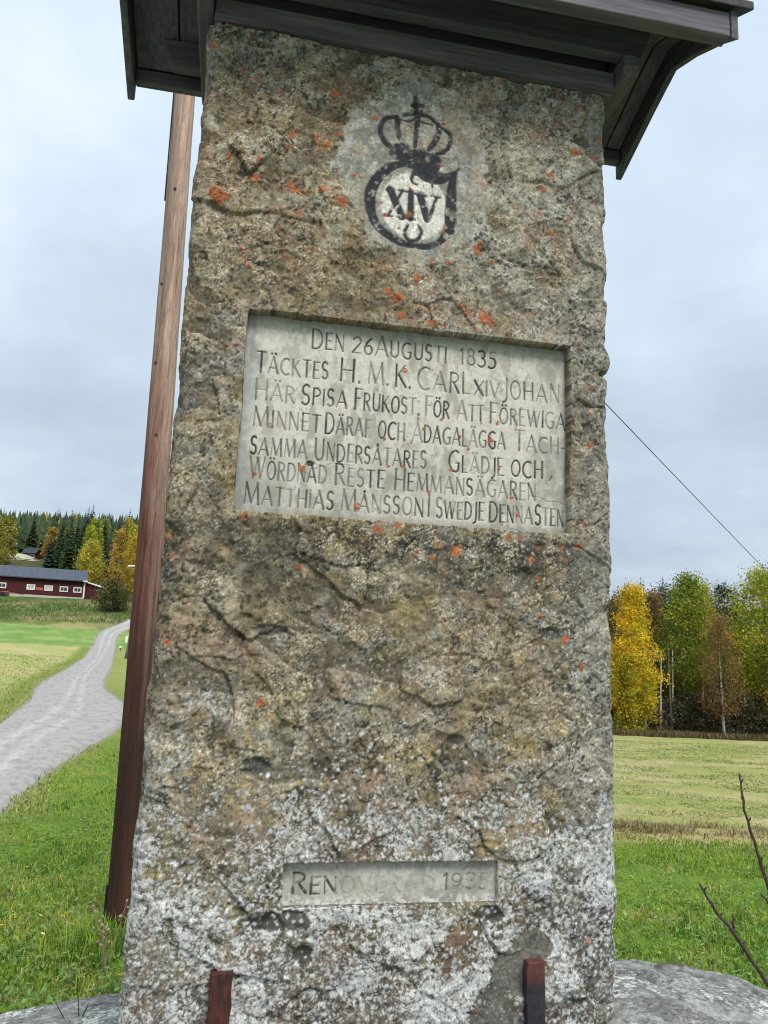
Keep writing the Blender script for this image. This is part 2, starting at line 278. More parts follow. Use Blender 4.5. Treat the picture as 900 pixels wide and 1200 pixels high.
MONO=[
[ (0.0993,3.0923,0.0152),(0.0889,3.0848,0.0203),(0.0409,3.0908,0.0152),(-0.0060,3.0770,0.0178),(-0.0413,3.0456,0.0228),(-0.0627,3.0028,0.0254),(-0.0634,2.9583,0.0228),(-0.0489,2.9165,0.0193),(-0.0197,2.8909,0.0178),(0.0169,2.8744,0.0162),(0.0480,2.8708,0.0127),(0.0843,2.8734,0.0142),(0.1152,2.8946,0.0152),(0.1355,2.9282,0.0254),(0.1372,2.9677,0.0279),(0.1375,3.0016,0.0254),(0.1391,3.0474,0.0193),(0.1454,3.0771,0.0112),(0.1573,3.0976,0.0025) ],
[ (0.0506,3.0339,0.0041),(0.0400,3.0366,0.0056),(0.0359,3.0501,0.0081),(0.0468,3.0719,0.0112),(0.0733,3.0707,0.0228),(0.1001,3.0638,0.0254),(0.1268,3.0683,0.0172),(0.1479,3.0862,0.0071),(0.1584,3.0978,0.0025) ],
[ (0.0870,3.0559,0.0071),(0.0887,3.0334,0.0041) ],
[ (0.0567,2.9245,0.0051),(0.0650,2.9092,0.0071),(0.0578,2.8899,0.0071),(0.0450,2.8830,0.0071),(0.0309,2.8859,0.0071),(0.0231,2.9028,0.0071),(0.0308,2.9205,0.0051) ],
[ (-0.0165,3.0104,0.0122),(0.0145,2.9429,0.0122) ],
[ (0.0146,3.0127,0.0046),(-0.0190,2.9404,0.0046) ],
[ (-0.0253,3.0090,0.0036),(-0.0062,3.0115,0.0036) ],
[ (0.0042,3.0116,0.0036),(0.0214,3.0121,0.0036) ],
[ (-0.0278,2.9407,0.0036),(-0.0092,2.9403,0.0036) ],
[ (0.0042,2.9402,0.0036),(0.0218,2.9407,0.0036) ],
[ (0.0356,3.0105,0.0101),(0.0364,2.9408,0.0101) ],
[ (0.0241,3.0109,0.0036),(0.0472,3.0096,0.0036) ],
[ (0.0260,2.9403,0.0036),(0.0468,2.9396,0.0036) ],
[ (0.0594,3.0060,0.0122),(0.0786,2.9446,0.0112) ],
[ (0.1006,3.0070,0.0051),(0.0823,2.9451,0.0071) ],
[ (0.0493,3.0077,0.0036),(0.0736,3.0071,0.0036) ],
[ (0.0878,3.0089,0.0036),(0.1091,3.0084,0.0036) ],
[ (0.0403,3.2739,0.0086),(0.0417,3.2300,0.0086) ],
[ (0.0325,3.2506,0.0076),(0.0587,3.2556,0.0076) ],
[ (0.0331,3.2319,0.0086),(0.0523,3.2343,0.0086) ],
[ (-0.0057,3.2123,0.0071),(-0.0369,3.1978,0.0071),(-0.0473,3.1698,0.0081),(-0.0399,3.1424,0.0091),(-0.0182,3.1234,0.0081),(-0.0052,3.1257,0.0071) ],
[ (-0.0043,3.2038,0.0101),(-0.0044,3.1777,0.0091),(0.0045,3.1504,0.0081),(0.0156,3.1351,0.0091) ],
[ (-0.0080,3.2031,0.0071),(0.0153,3.2209,0.0071),(0.0418,3.2271,0.0071),(0.0741,3.2261,0.0071),(0.0989,3.2084,0.0071) ],
[ (0.0457,3.2219,0.0091),(0.0435,3.1748,0.0081),(0.0405,3.1338,0.0061) ],
[ (0.0052,3.2056,0.0036),(0.0265,3.2037,0.0036),(0.0421,3.2166,0.0041),(0.0585,3.2068,0.0036),(0.0855,3.2047,0.0036) ],
[ (0.0989,3.2084,0.0081),(0.1022,3.1855,0.0101),(0.0896,3.1541,0.0091),(0.0768,3.1345,0.0071) ],
[ (0.1045,3.2006,0.0061),(0.1293,3.1875,0.0071),(0.1315,3.1616,0.0071),(0.1170,3.1358,0.0071),(0.0984,3.1267,0.0061) ],
[ (-0.0072,3.1082,0.0193),(0.0243,3.1137,0.0193) ],
[ (-0.0054,3.1314,0.0071),(0.0237,3.1308,0.0081) ],
[ (0.0454,3.1145,0.0193),(0.0936,3.1074,0.0193) ],
[ (0.0118,3.0915,0.0152),(0.0463,3.0860,0.0183),(0.0939,3.0971,0.0183) ],
]

# ================================================================ the memorial stone
MON = empty('memorial_stone', (0, 1.7, 0), math.atan2(.18637358, .98247895))
tag(MON, 'tall rough granite memorial with a wooden roof, carved crown monogram and pale inscription panel', 'memorial')
U0, U1, DEP, ZB, ZT = -.476, .557, .25, .93, 3.378
PNL = (-.332, .449, 2.194, 2.659); DPN = (-.178, .278, 1.389, 1.471)

def ink_grid(uu, vv, strokes, aa):
    """coverage of painted/carved strokes on a regular grid (rows vv, cols uu)"""
    du = uu[1] - uu[0]; dvv = vv[1] - vv[0]; ink = np.zeros((len(vv), len(uu)))
    for pts, wt in strokes:
        for (x0, y0, w0), (x1, y1, w1) in zip(pts[:-1], pts[1:]):
            mg = max(w0, w1) / 2 + 2 * aa
            i0 = max(0, int((min(x0, x1) - mg - uu[0]) / du)); i1 = min(len(uu), int((max(x0, x1) + mg - uu[0]) / du) + 2)
            j0 = max(0, int((min(y0, y1) - mg - vv[0]) / dvv)); j1 = min(len(vv), int((max(y0, y1) + mg - vv[0]) / dvv) + 2)
            if i1 <= i0 or j1 <= j0: continue
            X, Y = np.meshgrid(uu[i0:i1], vv[j0:j1]); dx, dy = x1 - x0, y1 - y0; l2 = dx * dx + dy * dy + 1e-12
            t = np.clip(((X - x0) * dx + (Y - y0) * dy) / l2, 0, 1)
            d = np.hypot(X - x0 - t * dx, Y - y0 - t * dy); hw = (w0 + (w1 - w0) * t) / 2
            ink[j0:j1, i0:i1] = np.maximum(ink[j0:j1, i0:i1], wt * np.clip(.5 + (hw - d) / aa, 0, 1))
    return ink

def lichen_spots(c, X, Y, spots, seed, hgt=None):
    """orange crustose lichen rosettes at given places"""
    for i, (px, py, r) in enumerate(spots):
        r = r * .86
        m = (np.abs(X - px) < r * 2.2) & (np.abs(Y - py) < r * 2.2)
        if not m.any(): continue
        x = X[m] - px; y = Y[m] - py; d = np.hypot(x, y * 1.05) / r
        n = fbm(X[m], Y[m], r * .9, 3, seed + i); n2 = vn(X[m], Y[m], .0045, seed + i)
        f = sm(1.12, .72, d + (n - .5) * 1.7) * (.25 + .75 * sm(.25, .45, n2 + .2 * (1 - d)))
        k = .5 + .5 * _h(np.array([i]), np.array([3]), seed)[0]
        col = np.array((.275, .082, .032)) * (.65 + .6 * k) + np.array((.03, .07, .04)) * (vn(X[m], Y[m], .006, 5)[:, None] - .3)
        cc = c[m]; c[m] = cc * (1 - f[:, None]) + col * f[:, None]
        if hgt is not None: hgt[m] += .0012 * f
    return c

def smooth_stroke(pts, k=6, ws=1.0):
    if len(pts) < 3: return [(x, y, w_ * ws) for x, y, w_ in pts]
    P = np.array(pts); P = np.vstack([2 * P[0] - P[1], P, 2 * P[-1] - P[-2]]); out_ = []
    for i in range(1, len(P) - 2):
        for j in range(k):
            f = j / k; a, b_, c, d = P[i - 1:i + 3]; out_.append(tuple(.5 * (2 * b_ + (c - a) * f + (2 * a - 5 * b_ + 4 * c - d) * f ** 2 + (-a + 3 * b_ - 3 * c + d) * f ** 3)))
    out_.append(tuple(P[-2])); return [(x, y, max(.002, w_ * ws)) for x, y, w_ in out_]
MONO = [smooth_stroke(s_, 6, (1.65 if min(q[1] for q in s_) > 3.10 else 1.32) * (1.25 if min(q[1] for q in s_) > 2.93 and max(q[1] for q in s_) < 3.02 and len(s_) == 2 else 1) if max(q[2] for q in s_) < .0195 else 1.12) for s_ in MONO]
MONO.append(smooth_stroke([(.040, 3.062, .010), (.052, 3.066, .018), (.0733, 3.058, .026), (.098, 3.053, .024), (.122, 3.060, .016), (.146, 3.082, .007), (.158, 3.098, .0025)]))
def stone_block():
    # perimeter stations (s along the section) with fine spacing on the front
    r = .028; cx = lambda a, x, y: (x + r * math.cos(a), y + r * math.sin(a))
    P = []; Nn = []; S = []
    du = .0026; nf = int(round((U1 - U0 - 2 * r) / du)); s = 0.
    for k in range(nf + 1): P.append((U0 + r + (U1 - U0 - 2 * r) * k / nf, 0.)); Nn.append((0, -1)); S.append(P[-1][0])
    def corner(x, y, a0, n=14):
        for k in range(1, n):
            a = a0 + math.pi / 2 * k / n; P.append(cx(a, x, y)); Nn.append((math.cos(a), math.sin(a))); S.append(S[-1] + r * math.pi / 2 / n)
    def side(p, q, nn, step):
        n = int(math.hypot(q[0] - p[0], q[1] - p[1]) / step)
        for k in range(n + 1):
            P.append((p[0] + (q[0] - p[0]) * k / n, p[1] + (q[1] - p[1]) * k / n)); Nn.append(nn); S.append(S[-1] + math.hypot(q[0] - p[0], q[1] - p[1]) / n)
    corner(U1 - r, r, -math.pi / 2); side((U1, r), (U1, DEP - r), (1, 0), .009); corner(U1 - r, DEP - r, 0, 8)
    side((U1 - r, DEP), (U0 + r, DEP), (0, 1), .02); corner(U0 + r, DEP - r, math.pi / 2, 8); side((U0, DEP - r), (U0, r), (-1, 0), .009)
    corner(U0 + r, r, math.pi)
    P = np.array(P); Nn = np.array(Nn); S = np.array(S); n = len(P)
    # let the pattern run on continuously round the left edge (mirror the station there)
    S2 = S.copy(); left = np.arange(n) > n - 46; S2[left] = U0 + r - (S[-1] + r * math.pi / 28 - S[left])
    zz = np.concatenate([np.arange(ZB, ZT, .0026), [ZT]]); nr = len(zz)
    X, Y = np.meshgrid(S2, zz); UU = np.tile(P[:, 0], (nr, 1)); VV = np.tile(P[:, 1], (nr, 1))
    front = (VV < r + 1e-6)
    # ---- relief
    wx = X + .05 * (fbm(X, Y, .12, 3, 1) - .5); wy = Y + .05 * (fbm(X, Y, .12, 3, 2) - .5)
    big = fbm(X, Y, .42, 3, 11); mid = fbm(wx, wy, .11, 4, 21, .6); fine = fbm(X, Y, .018, 3, 31, .65)
    b, sc_, ia, ib, dx, dy = cells(wx * .8 + wy * .25, wy, .10, 41)
    flake = (ia - .5) * .007 + (dx * (ib - .5) + dy * (ia - .55)) * .011
    b2, sc2, ia2, ib2, dx2, dy2 = cells(wx - .2 * wy, wy, .036, 47)
    flake2 = (ia2 - .5) * .0026 + (dx2 * (ib2 - .5) + dy2 * (ia2 - .5)) * .004
    h = (big - .5) * .014 + (mid - .5) * .020 + flake * 1.25 + flake2 * 1.4 + (fine - .5) * .0070
    ridge = np.abs(fbm(wx * .7 + wy * .5, wy - wx * .2, .17, 4, 51) - .5)
    crack = sm(.007, .001, ridge + .010 * (fbm(X, Y, .012, 3, 58, .7) - .5)) * sm(.62, .76, fbm(X, Y, .10, 2, 66))
    crk2 = sm(.07, .02, (sc_ - b) + .10 * (fbm(X, Y, .012, 3, 60, .7) - .5)) * sm(.52, .70, fbm(X, Y, .09, 2, 59)) * .7
    h *= 1 - .45 * np.where(front, sm(.05, .0, np.minimum(UU - U0, U1 - UU)), 1)
    h -= .004 * crack + .0025 * crk2
    # slab edges: chipped corners
    edge = np.minimum(UU - U0, U1 - UU); edgef = sm(.07, 0, edge) * front
    h -= edgef * .006 * sm(.45, .8, fbm(X, Y, .07, 3, 61))
    # notch in the right edge
    nd = np.abs(Y - 2.60 + .06 * (UU - U1)) ; h -= .018 * sm(.012, .002, nd) * sm(.52, .55, UU) * front
    h += .012 * sm(.05, .0, np.abs(Y - 2.64)) * sm(.50, .56, UU) * front
    # plaster medallion
    med = np.array(MED); ang = np.arctan2(Y - 3.07, UU - .04); pa = np.arctan2(med[:, 1] - 3.07, med[:, 0] - .04); pr = np.hypot(med[:, 1] - 3.07, med[:, 0] - .04)
    o_ = np.argsort(pa); pa = pa[o_]; pr = pr[o_]; rad = np.interp(ang.ravel(), np.r_[pa - 2 * math.pi, pa, pa + 2 * math.pi], np.r_[pr, pr, pr]).reshape(ang.shape)
    md = rad * .93 - np.hypot(Y - 3.07, UU - .04) + .035 * (fbm(X, Y, .05, 3, 71) - .5)
    MDm = sm(-.004, .008, md + .06 * (fbm(X, Y, .022, 4, 72, .72) - .5)) * front
    h = h * (1 - MDm * .85) + MDm * (.001 + .0035 * (fbm(X, Y, .07, 2, 73) - .5))
    h -= .004 * sm(.008, .0, np.abs(md)) * front * sm(.4, .6, fbm(X, Y, .08, 2, 75))
    # calm the relief towards the top of the stone so the frame sits on it
    # recesses for the two panels
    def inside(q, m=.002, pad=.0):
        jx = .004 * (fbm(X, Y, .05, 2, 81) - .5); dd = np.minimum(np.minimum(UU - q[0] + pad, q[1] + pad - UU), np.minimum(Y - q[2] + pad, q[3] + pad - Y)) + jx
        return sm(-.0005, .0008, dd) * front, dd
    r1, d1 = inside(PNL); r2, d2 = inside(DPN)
    near = np.maximum(sm(-.05, -.003, d1), sm(-.03, -.002, d2)) * front
    h = h * (1 - .75 * near) + near * .001
    h = h * (1 - r1) + r1 * -.042; h = h * (1 - r2) + r2 * -.028
    # flat mortar patches beside the iron bars, dark chipped hollows under the date panel
    pt = np.zeros_like(h)
    for (px, pz, ax, az, sd_) in ((.325, 1.245, .055, .045, 5), (.275, 1.13, .055, .085, 6), (.36, 1.30, .045, .03, 8)):
        pt = np.maximum(pt, sm(1.15, .8, np.hypot((UU - px) / ax, (Y - pz) / az) + .7 * (fbm(X, Y, .05, 3, 90 + sd_) - .5)) * front)
    hol = np.zeros_like(h)
    for (px, pz, ax, az, sd_) in ((-.205, 1.365, .040, .020, 1), (-.155, 1.362, .040, .022, 2), (.262, 1.368, .030, .020, 3), (-.13, 1.30, .02, .02, 4), (-.25, 1.66, .035, .02, 9), (.18, 1.72, .02, .012, 7), (.485, 3.23, .022, .018, 12), (-.235, 1.94, .04, .012, 13), (.40, 1.96, .035, .016, 14)):
        hol = np.maximum(hol, sm(1.1, .75, np.hypot((UU - px) / ax, (Y - pz) / az) + .5 * (fbm(X, Y, .03, 3, 30 + sd_) - .5)) * front)
    h = h * (1 - .6 * pt) - .003 * pt - .006 * hol
    # ---- albedo
    v = (Y - 1.2) / 2.15                                 # 0 at the foot .. 1 at the top
    nA = fbm(X, Y, .22, 4, 101, .6); nB = fbm(X + .3, Y, .13, 4, 103, .6); nC = fbm(X, Y, .07, 4, 105, .65); nD = fbm(X, Y, .035, 4, 107, .7)
    f1 = vn(X, Y, .0075, 111); f2 = vn(X, Y, .0042, 113); f3 = fbm(X, Y, .016, 3, 115, .7); f4 = vn(X + Y * .3, Y, .0029, 117)
    c = np.ones(X.shape + (3,)) * np.array((.225, .178, .112))
    c = mixc(c, (.34, .285, .185), sm(.42, .72, nB) * .8)                 # buff
    c = mixc(c, (.155, .125, .055), sm(.50, .68, nC) * .65 * sm(.95, .6, v))      # olive-brown
    c = mixc(c, (.30, .205, .145), sm(.56, .70, fbm(X, Y, .10, 4, 121, .6)) * .6)  # pinkish brown
    c = mixc(c, (.27, .265, .235), sm(.50, .70, nD * .5 + nA * .5) * .75)          # bare grey
    yel = sm(.55, .7, fbm(X, Y, .09, 4, 123, .65)) * sm(.75, .35, v); c = mixc(c, (.30, .235, .085), yel * .55)
    # dark band under the inscription panel and a grey, bleached upper right
    dk = sm(2.19, 2.15, Y) * sm(1.92, 2.14, Y + .10 * (nC - .5)); c = mixc(c, (.065, .060, .045), dk * sm(.30, .52, nD + .15 * (f3 - .5)) * .9)
    gr_ = sm(.05, .40, UU) * sm(2.62, 2.80, Y + .2 * (nA - .5)); c = mixc(c, (.33, .325, .285), gr_ * sm(.38, .62, nC * .5 + nB * .5) * .85)
    rt = sm(.40, .52, UU) * front; c = mixc(c, (.24, .235, .215), rt * .6)
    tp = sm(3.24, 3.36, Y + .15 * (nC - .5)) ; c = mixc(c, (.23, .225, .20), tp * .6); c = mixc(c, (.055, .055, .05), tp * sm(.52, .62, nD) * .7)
    ul = sm(.12, -.15, UU + .2 * (nA - .5)) * sm(2.55, 2.75, Y + .15 * (nB - .5)) * sm(3.30, 3.12, Y); c = mixc(c, (.235, .165, .085), ul * .55 * sm(.3, .55, nD))
    # greyish-green crust, patchy
    gg = sm(.55, .62, fbm(wx, wy, .045, 4, 131, .7)) * (.35 + .4 * sm(.5, .9, v)); c = mixc(c, (.36, .36, .29), gg * .75)
    # grain: black and pale specks
    c *= .86 * (.42 + 1.16 * f3)[..., None]
    c = mixc(c, (.030, .027, .020), sm(.60, .74, f1 * .40 + f2 * .25 + nC * .45 - .03) * .85)
    c = mixc(c, (.035, .032, .026), sm(.70, .84, f2 * .6 + nD * .5) * .75)
    c = mixc(c, (.52, .47, .35), sm(.68, .84, f4 * .55 + fbm(X, Y, .05, 3, 141, .6) * .55) * .75 * (1 - .6 * tp))
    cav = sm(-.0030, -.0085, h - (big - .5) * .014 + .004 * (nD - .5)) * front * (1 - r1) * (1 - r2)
    c = mixc(c, (.06, .055, .04), cav * .55)              # cavity shading painted into the colour of the hollows
    c = mixc(c, (.05, .045, .038), np.clip(crack + crk2 * .7, 0, 1) * .5)
    # medallion: lime plaster, whiter inside the ring
    mc = np.ones_like(c) * np.array((.31, .305, .265)); mc = mixc(mc, (.20, .205, .19), sm(.45, .75, nC)); mc = mixc(mc, (.42, .42, .37), sm(.52, .7, nD))
    mc *= (.72 + .56 * f3)[..., None]; mc = mixc(mc, (.10, .10, .09), sm(.76, .88, f1 * .5 + nD * .5))
    MDm = MDm * (.34 + .44 * sm(.42, .52, nD * .5 + nC * .5)); c = c * (1 - MDm[..., None]) + mc * MDm[..., None]
    disc = sm(.086, .080, np.hypot((UU - .045) / 1.0, (Y - 2.975) / 1.08)) * front
    c = mixc(c, (.60, .59, .53), disc * (.72 + .28 * sm(.72, .5, nD)) * (.65 + .35 * sm(.2, .5, f3)))
    # mortar and hollows
    pc = np.ones_like(c) * np.array((.20, .195, .175)) * (.65 + .7 * f3)[..., None]; c = c * (1 - .85 * pt[..., None]) + pc * .85 * pt[..., None]
    c = mixc(c, (.085, .085, .08), hol * .75)
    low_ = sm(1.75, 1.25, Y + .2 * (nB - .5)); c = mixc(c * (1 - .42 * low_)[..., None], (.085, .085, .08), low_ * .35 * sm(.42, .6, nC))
    # ---- white crustose lichen, thick at the foot
    dens = sm(1.84, 1.26, Y + .20 * (nB - .5)) ; dens = np.clip(dens * (1.15 - .75 * pt - .6 * hol), 0, 1)
    dens = np.maximum(dens, .16 * sm(.55, .8, nA) * sm(1.0, .2, v)) 
    dens = np.where(VV > .12, dens * .6, dens)
    wt = np.zeros_like(h)
    for (s_, sd_, rr, kk) in ((.0125, 151, .40, .26), (.021, 155, .30, .14), (.0085, 159, .44, .36)):
        b_, _, i_, j_, _, _ = cells(X + .004 * (f3 - .5), Y, s_, sd_)
        on = sm(0, .05, dens * kk * .95 * (.45 + 1.1 * sm(.32, .68, nC * .6 + nD * .4)) - i_)
        wt = np.maximum(wt, on * sm(rr * (.55 + .5 * j_) + .06, rr * (.55 + .5 * j_) - .10, b_ + .35 * (f2 - .5)))
    froth = sm(.54, .62, fbm(wx, wy, .055, 5, 161, .78) * .55 + f3 * .25 + f1 * .08 + dens * .22 - .035) * sm(.12, .5, dens); crust = sm(.40, .66, fbm(wx, wy, .075, 4, 161, .7) * .8 + .12 * nC + dens * .33 - .02) * sm(.08, .45, dens) * (.46 + .55 * dens) * (.62 + .42 * sm(.38, .60, fbm(X, Y, .10, 3, 163, .6)))
    crust *= (1 - disc) * (1 - .85 * pt) * (1 - .7 * hol) * (1 - r1) * (1 - r2); wt *= (1 - disc) * (1 - .8 * sm(1.5, 1.7, Y) * MDm) * (1 - .75 * pt)
    spk = sm(.80, .90, vn(X, Y, .0055, 171) * .75 + .25 * nA + .03 * sm(.8, .2, v)); wt = np.maximum(wt, spk * .55 * (1 - disc))
    wc = np.ones_like(c) * np.array((.53, .54, .525)); wc = mixc(wc, (.42, .44, .45), sm(.3, .75, vn(X, Y, .010, 173))); wc *= (.85 + .3 * f2)[..., None]
    wt = wt * (1 - .85 * sm(.72, .82, f1 * .6 + f4 * .4))
    c = c * (1 - wt[..., None]) + wc * wt[..., None]
    h += .0011 * wt + .0006 * crust; crust = np.maximum(crust, .22 * sm(.5, .7, nD) * (1 - MDm) * (1 - r1) * (1 - r2))
    # orange lichen
    c = lichen_spots(c, np.where(front, UU, 99), Y, LICH, 201, h)
    oo = sm(.735, .79, fbm(X, Y, .022, 3, 211, .6) * .7 + .3 * nA + .03 * sm(.5, .9, v) + .04 * np.exp(-((UU - .02) / .10) ** 2 - ((Y - 2.75) / .09) ** 2) + .035 * np.exp(-((UU - .42) / .10) ** 2 - ((Y - 2.92) / .20) ** 2)) * sm(2.0, 2.2, Y)
    c = mixc(c, (.32, .105, .045), oo * .6)
    # ---- black-painted monogram
    iu = np.where((P[:, 1] < 1e-9) & (np.arange(n) <= nf))[0]; ink = np.zeros_like(h)
    ink[:, iu] = ink_grid(P[iu, 0], zz[:-1], [(s_, 1) for s_ in MONO], .0030) if False else np.vstack([ink_grid(P[iu, 0], zz[:-1], [(s_, 1) for s_ in MONO], .0030), np.zeros((1, len(iu)))])
    wear = sm(.70, .62, f3 * .45 + nD * .35 + f1 * .25); wear = np.maximum(wear, .45)
    crown = sm(3.09, 3.10, Y); wear = wear * (1 - .15 * crown * sm(.45, .6, f3)); wear *= 1 - .75 * sm(.06, .02, np.hypot(UU - .125, (Y - 2.925) * .8)) * sm(.42, .55, f3)
    wear = np.maximum(wear, .9 * (np.abs(Y - 3.058) < .034) * (np.abs(UU - .09) < .06)); ik = ink * wear
    c = mixc(c, (.024, .025, .031), ik * .97); h -= .0022 * ink; crust *= 1 - ink
    c = lichen_spots(c, np.where(front, UU, 99), Y, [q for q in LICH if 2.85 < q[1] < 3.2 and -.08 < q[0] < .15], 201)
    c = mixc(c, (.055, .055, .045), np.maximum(r1, r2) * .9)  # recess walls darkened: shade under the lip painted into their colour
    h = np.where((Y > ZT - .01) & ~front, np.clip(h, -.004, .004), h)
    # ---- points
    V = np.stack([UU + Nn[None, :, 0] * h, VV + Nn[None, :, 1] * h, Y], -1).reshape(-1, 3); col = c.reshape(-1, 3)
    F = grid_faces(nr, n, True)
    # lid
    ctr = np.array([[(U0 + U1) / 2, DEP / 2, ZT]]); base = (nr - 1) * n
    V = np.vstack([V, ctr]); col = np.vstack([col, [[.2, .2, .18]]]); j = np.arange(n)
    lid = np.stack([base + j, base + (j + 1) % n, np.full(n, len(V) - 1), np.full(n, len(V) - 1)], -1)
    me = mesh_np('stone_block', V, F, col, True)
    add_scalar(me, 'crust', np.r_[crust.ravel(), 0.])
    lm = mesh_np('lid', V[np.r_[base:base + n, len(V) - 1]], np.stack([j, (j + 1) % n, np.full(n, n)], -1), col[np.r_[base:base + n, len(V) - 1]])
    bm = bmesh.new(); bm.from_mesh(me); bm.from_mesh(lm); bm.to_mesh(me); bm.free(); me.polygons.foreach_set('use_smooth', np.ones(len(me.polygons), bool))
    return me
import bmesh
m_stone = crust_mat('granite', 110, 95, (.53, .54, .52))
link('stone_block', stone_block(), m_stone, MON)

# ---- lettering: a narrow roman alphabet as weighted strokes; x in cap heights, T thick / t thin
T_, t_ = 1.0, .48
def arc(cx, cy, rx, ry, a0, a1, n=10): return [(cx + rx * math.cos(R(a0 + (a1 - a0) * k / n)), cy + ry * math.sin(R(a0 + (a1 - a0) * k / n))) for k in range(n + 1)]
G = {
 'A': (.62, [([(0, 0), (.31, 1)], t_), ([(.31, 1), (.62, 0)], T_), ([(.10, .32), (.52, .32)], t_)]),
 'C': (.58, [(arc(.36, .5, .34, .5, 60, 300, 14), T_)]),
 'D': (.56, [([(.05, 0), (.05, 1)], T_), ([(.05, 1), (.2, 1)] + arc(.2, .5, .34, .5, 90, -90, 12) + [(.05, 0)], .8)]),
 'E': (.42, [([(.05, 0), (.05, 1)], T_), ([(.05, 1), (.42, 1)], t_), ([(.05, .52), (.34, .52)], t_), ([(.05, 0), (.42, 0)], t_)]),
 'F': (.42, [([(.05, 0), (.05, 1)], T_), ([(.05, 1), (.44, 1)], t_), ([(.05, .54), (.34, .54)], t_)]),
 'G': (.60, [(arc(.36, .5, .34, .5, 60, 290, 14) + [(.55, .12), (.55, .42)], T_), ([(.36, .42), (.6, .42)], t_)]),
 'H': (.56, [([(.05, 0), (.05, 1)], T_), ([(.52, 0), (.52, 1)], T_), ([(.05, .5), (.52, .5)], t_)]),
 'I': (.10, [([(.05, 0), (.05, 1)], T_)]),
 'J': (.26, [([(.22, 1), (.22, .05), (.16, -.12), (.02, -.2)], T_)]),
 'K': (.52, [([(.05, 0), (.05, 1)], T_), ([(.05, .42), (.46, 1)], t_), ([(.16, .56), (.52, 0)], T_)]),
 'L': (.40, [([(.05, 1), (.05, 0)], T_), ([(.05, 0), (.40, 0)], t_)]),
 'M': (.74, [([(.04, 0), (.10, 1)], t_), ([(.10, 1), (.37, .06)], T_), ([(.37, .06), (.64, 1)], t_), ([(.64, 1), (.72, 0)], T_)]),
 'N': (.56, [([(.05, 0), (.05, 1)], t_), ([(.05, 1), (.51, 0)], T_), ([(.51, 0), (.51, 1)], t_)]),
 'O': (.58, [(arc(.29, .5, .27, .5, 0, 360, 20), .85)]),
 'P': (.46, [([(.05, 0), (.05, 1)], T_), ([(.05, 1)] + arc(.2, .76, .24, .24, 90, -90, 8) + [(.05, .52)], .75)]),
 'R': (.48, [([(.05, 0), (.05, 1)], T_), ([(.05, 1)] + arc(.2, .76, .22, .24, 90, -90, 8) + [(.05, .52)], .75), ([(.2, .52), (.48, 0)], T_)]),
 'S': (.40, [(arc(.20, .75, .17, .25, 40, 250, 9) + arc(.19, .26, .18, .26, 70, -140, 9), T_)]),
 'T': (.50, [([(.25, 0), (.25, 1)], T_), ([(0, 1), (.50, 1)], t_)]),
 'U': (.54, [([(.05, 1), (.05, .3)] + arc(.27, .3, .22, .3, 180, 360, 10) + [(.49, 1)], .85)]),
 'V': (.56, [([(0, 1), (.28, 0)], T_), ([(.28, 0), (.56, 1)], t_)]),
 'W': (.86, [([(0, 1), (.22, 0)], T_), ([(.22, 0), (.43, .95)], t_), ([(.43, .95), (.63, 0)], T_), ([(.63, 0), (.86, 1)], t_)]),
 'X': (.52, [([(0, 1), (.52, 0)], T_), ([(0, 0), (.52, 1)], t_)]),
 '1': (.22, [([(.02, .84), (.14, 1), (.14, 0)], .85)]),
 '2': (.46, [(arc(.23, .74, .2, .25, 160, -25, 9) + [(.02, .02)], T_), ([(.02, .02), (.46, .02)], t_)]),
 '3': (.42, [(arc(.18, .76, .19, .24, 140, -80, 9), T_), (arc(.18, .27, .22, .27, 80, -140, 10), T_)]),
 '5': (.40, [([(.36, 1), (.08, 1), (.05, .58)], t_), (arc(.15, .31, .23, .31, 100, -130, 10), T_)]),
 '6': (.44, [([(.36, 1), (.14, .72), (.03, .4)], T_), (arc(.23, .27, .2, .27, 180, -180, 14), .85)]),
 '8': (.42, [(arc(.21, .76, .16, .23, 0, 360, 14), .8), (arc(.21, .27, .2, .27, 0, 360, 14), .85)]),
 '9': (.44, [([(.08, 0), (.30, .28), (.41, .6)], T_), (arc(.21, .72, .2, .27, 180, -180, 14), .85)]),
 '.': (.08, [([(.04, .0), (.04, .04)], 1.3)]),
 '-': (.30, [([(.02, .42), (.28, .42)], .8)]),
}
for a, b_ in (('Ä', 'A'), ('Ö', 'O')):
    G[a] = (G[b_][0], G[b_][1] + [([(.18, 1.16), (.18, 1.19)], 1.1), ([(.42, 1.16), (.42, 1.19)], 1.1)])
G['Å'] = (G['A'][0], G['A'][1] + [([(.31, 1.14), (.31, 1.20)], 1.4)])
def set_word(word, x0, x1, y, big, small, lw, rng, firstbig=True):
    hs = [(big if (i == 0 and firstbig) else small) for i in range(len(word))]
    ws = [G[ch][0] * h for ch, h in zip(word, hs)]
    gap = 1.0 / max(1, len(word) - 1); tot = sum(ws); free = (x1 - x0)
    sp = .17 * small; nat = tot + sp * (len(word) - 1); k = free / nat; x = x0; out = []
    for ch, h, w_ in zip(word, hs, ws):
        dy = rng.uniform(-.0012, .0012); sl = rng.uniform(-.02, .03); ht = h * rng.uniform(.97, 1.04); wt = rng.uniform(.62, 1.0)
        if ch in '.-': ht = small
        for pts, tw in G[ch][1]:
            out.append(([(x + px * h * k + sl * py * h, y + dy + py * ht, lw * 1.02 * tw * (1.1 if h == big else 1) * rng.uniform(.85, 1.15)) for px, py in pts], wt * rng.uniform(.88, 1)))
        x += (w_ + sp) * k
    return out
rng = random.Random(4)
ROWS = [2.5895, 2.5170, 2.4520, 2.3885, 2.3250, 2.2702, 2.2125]
strokes = []
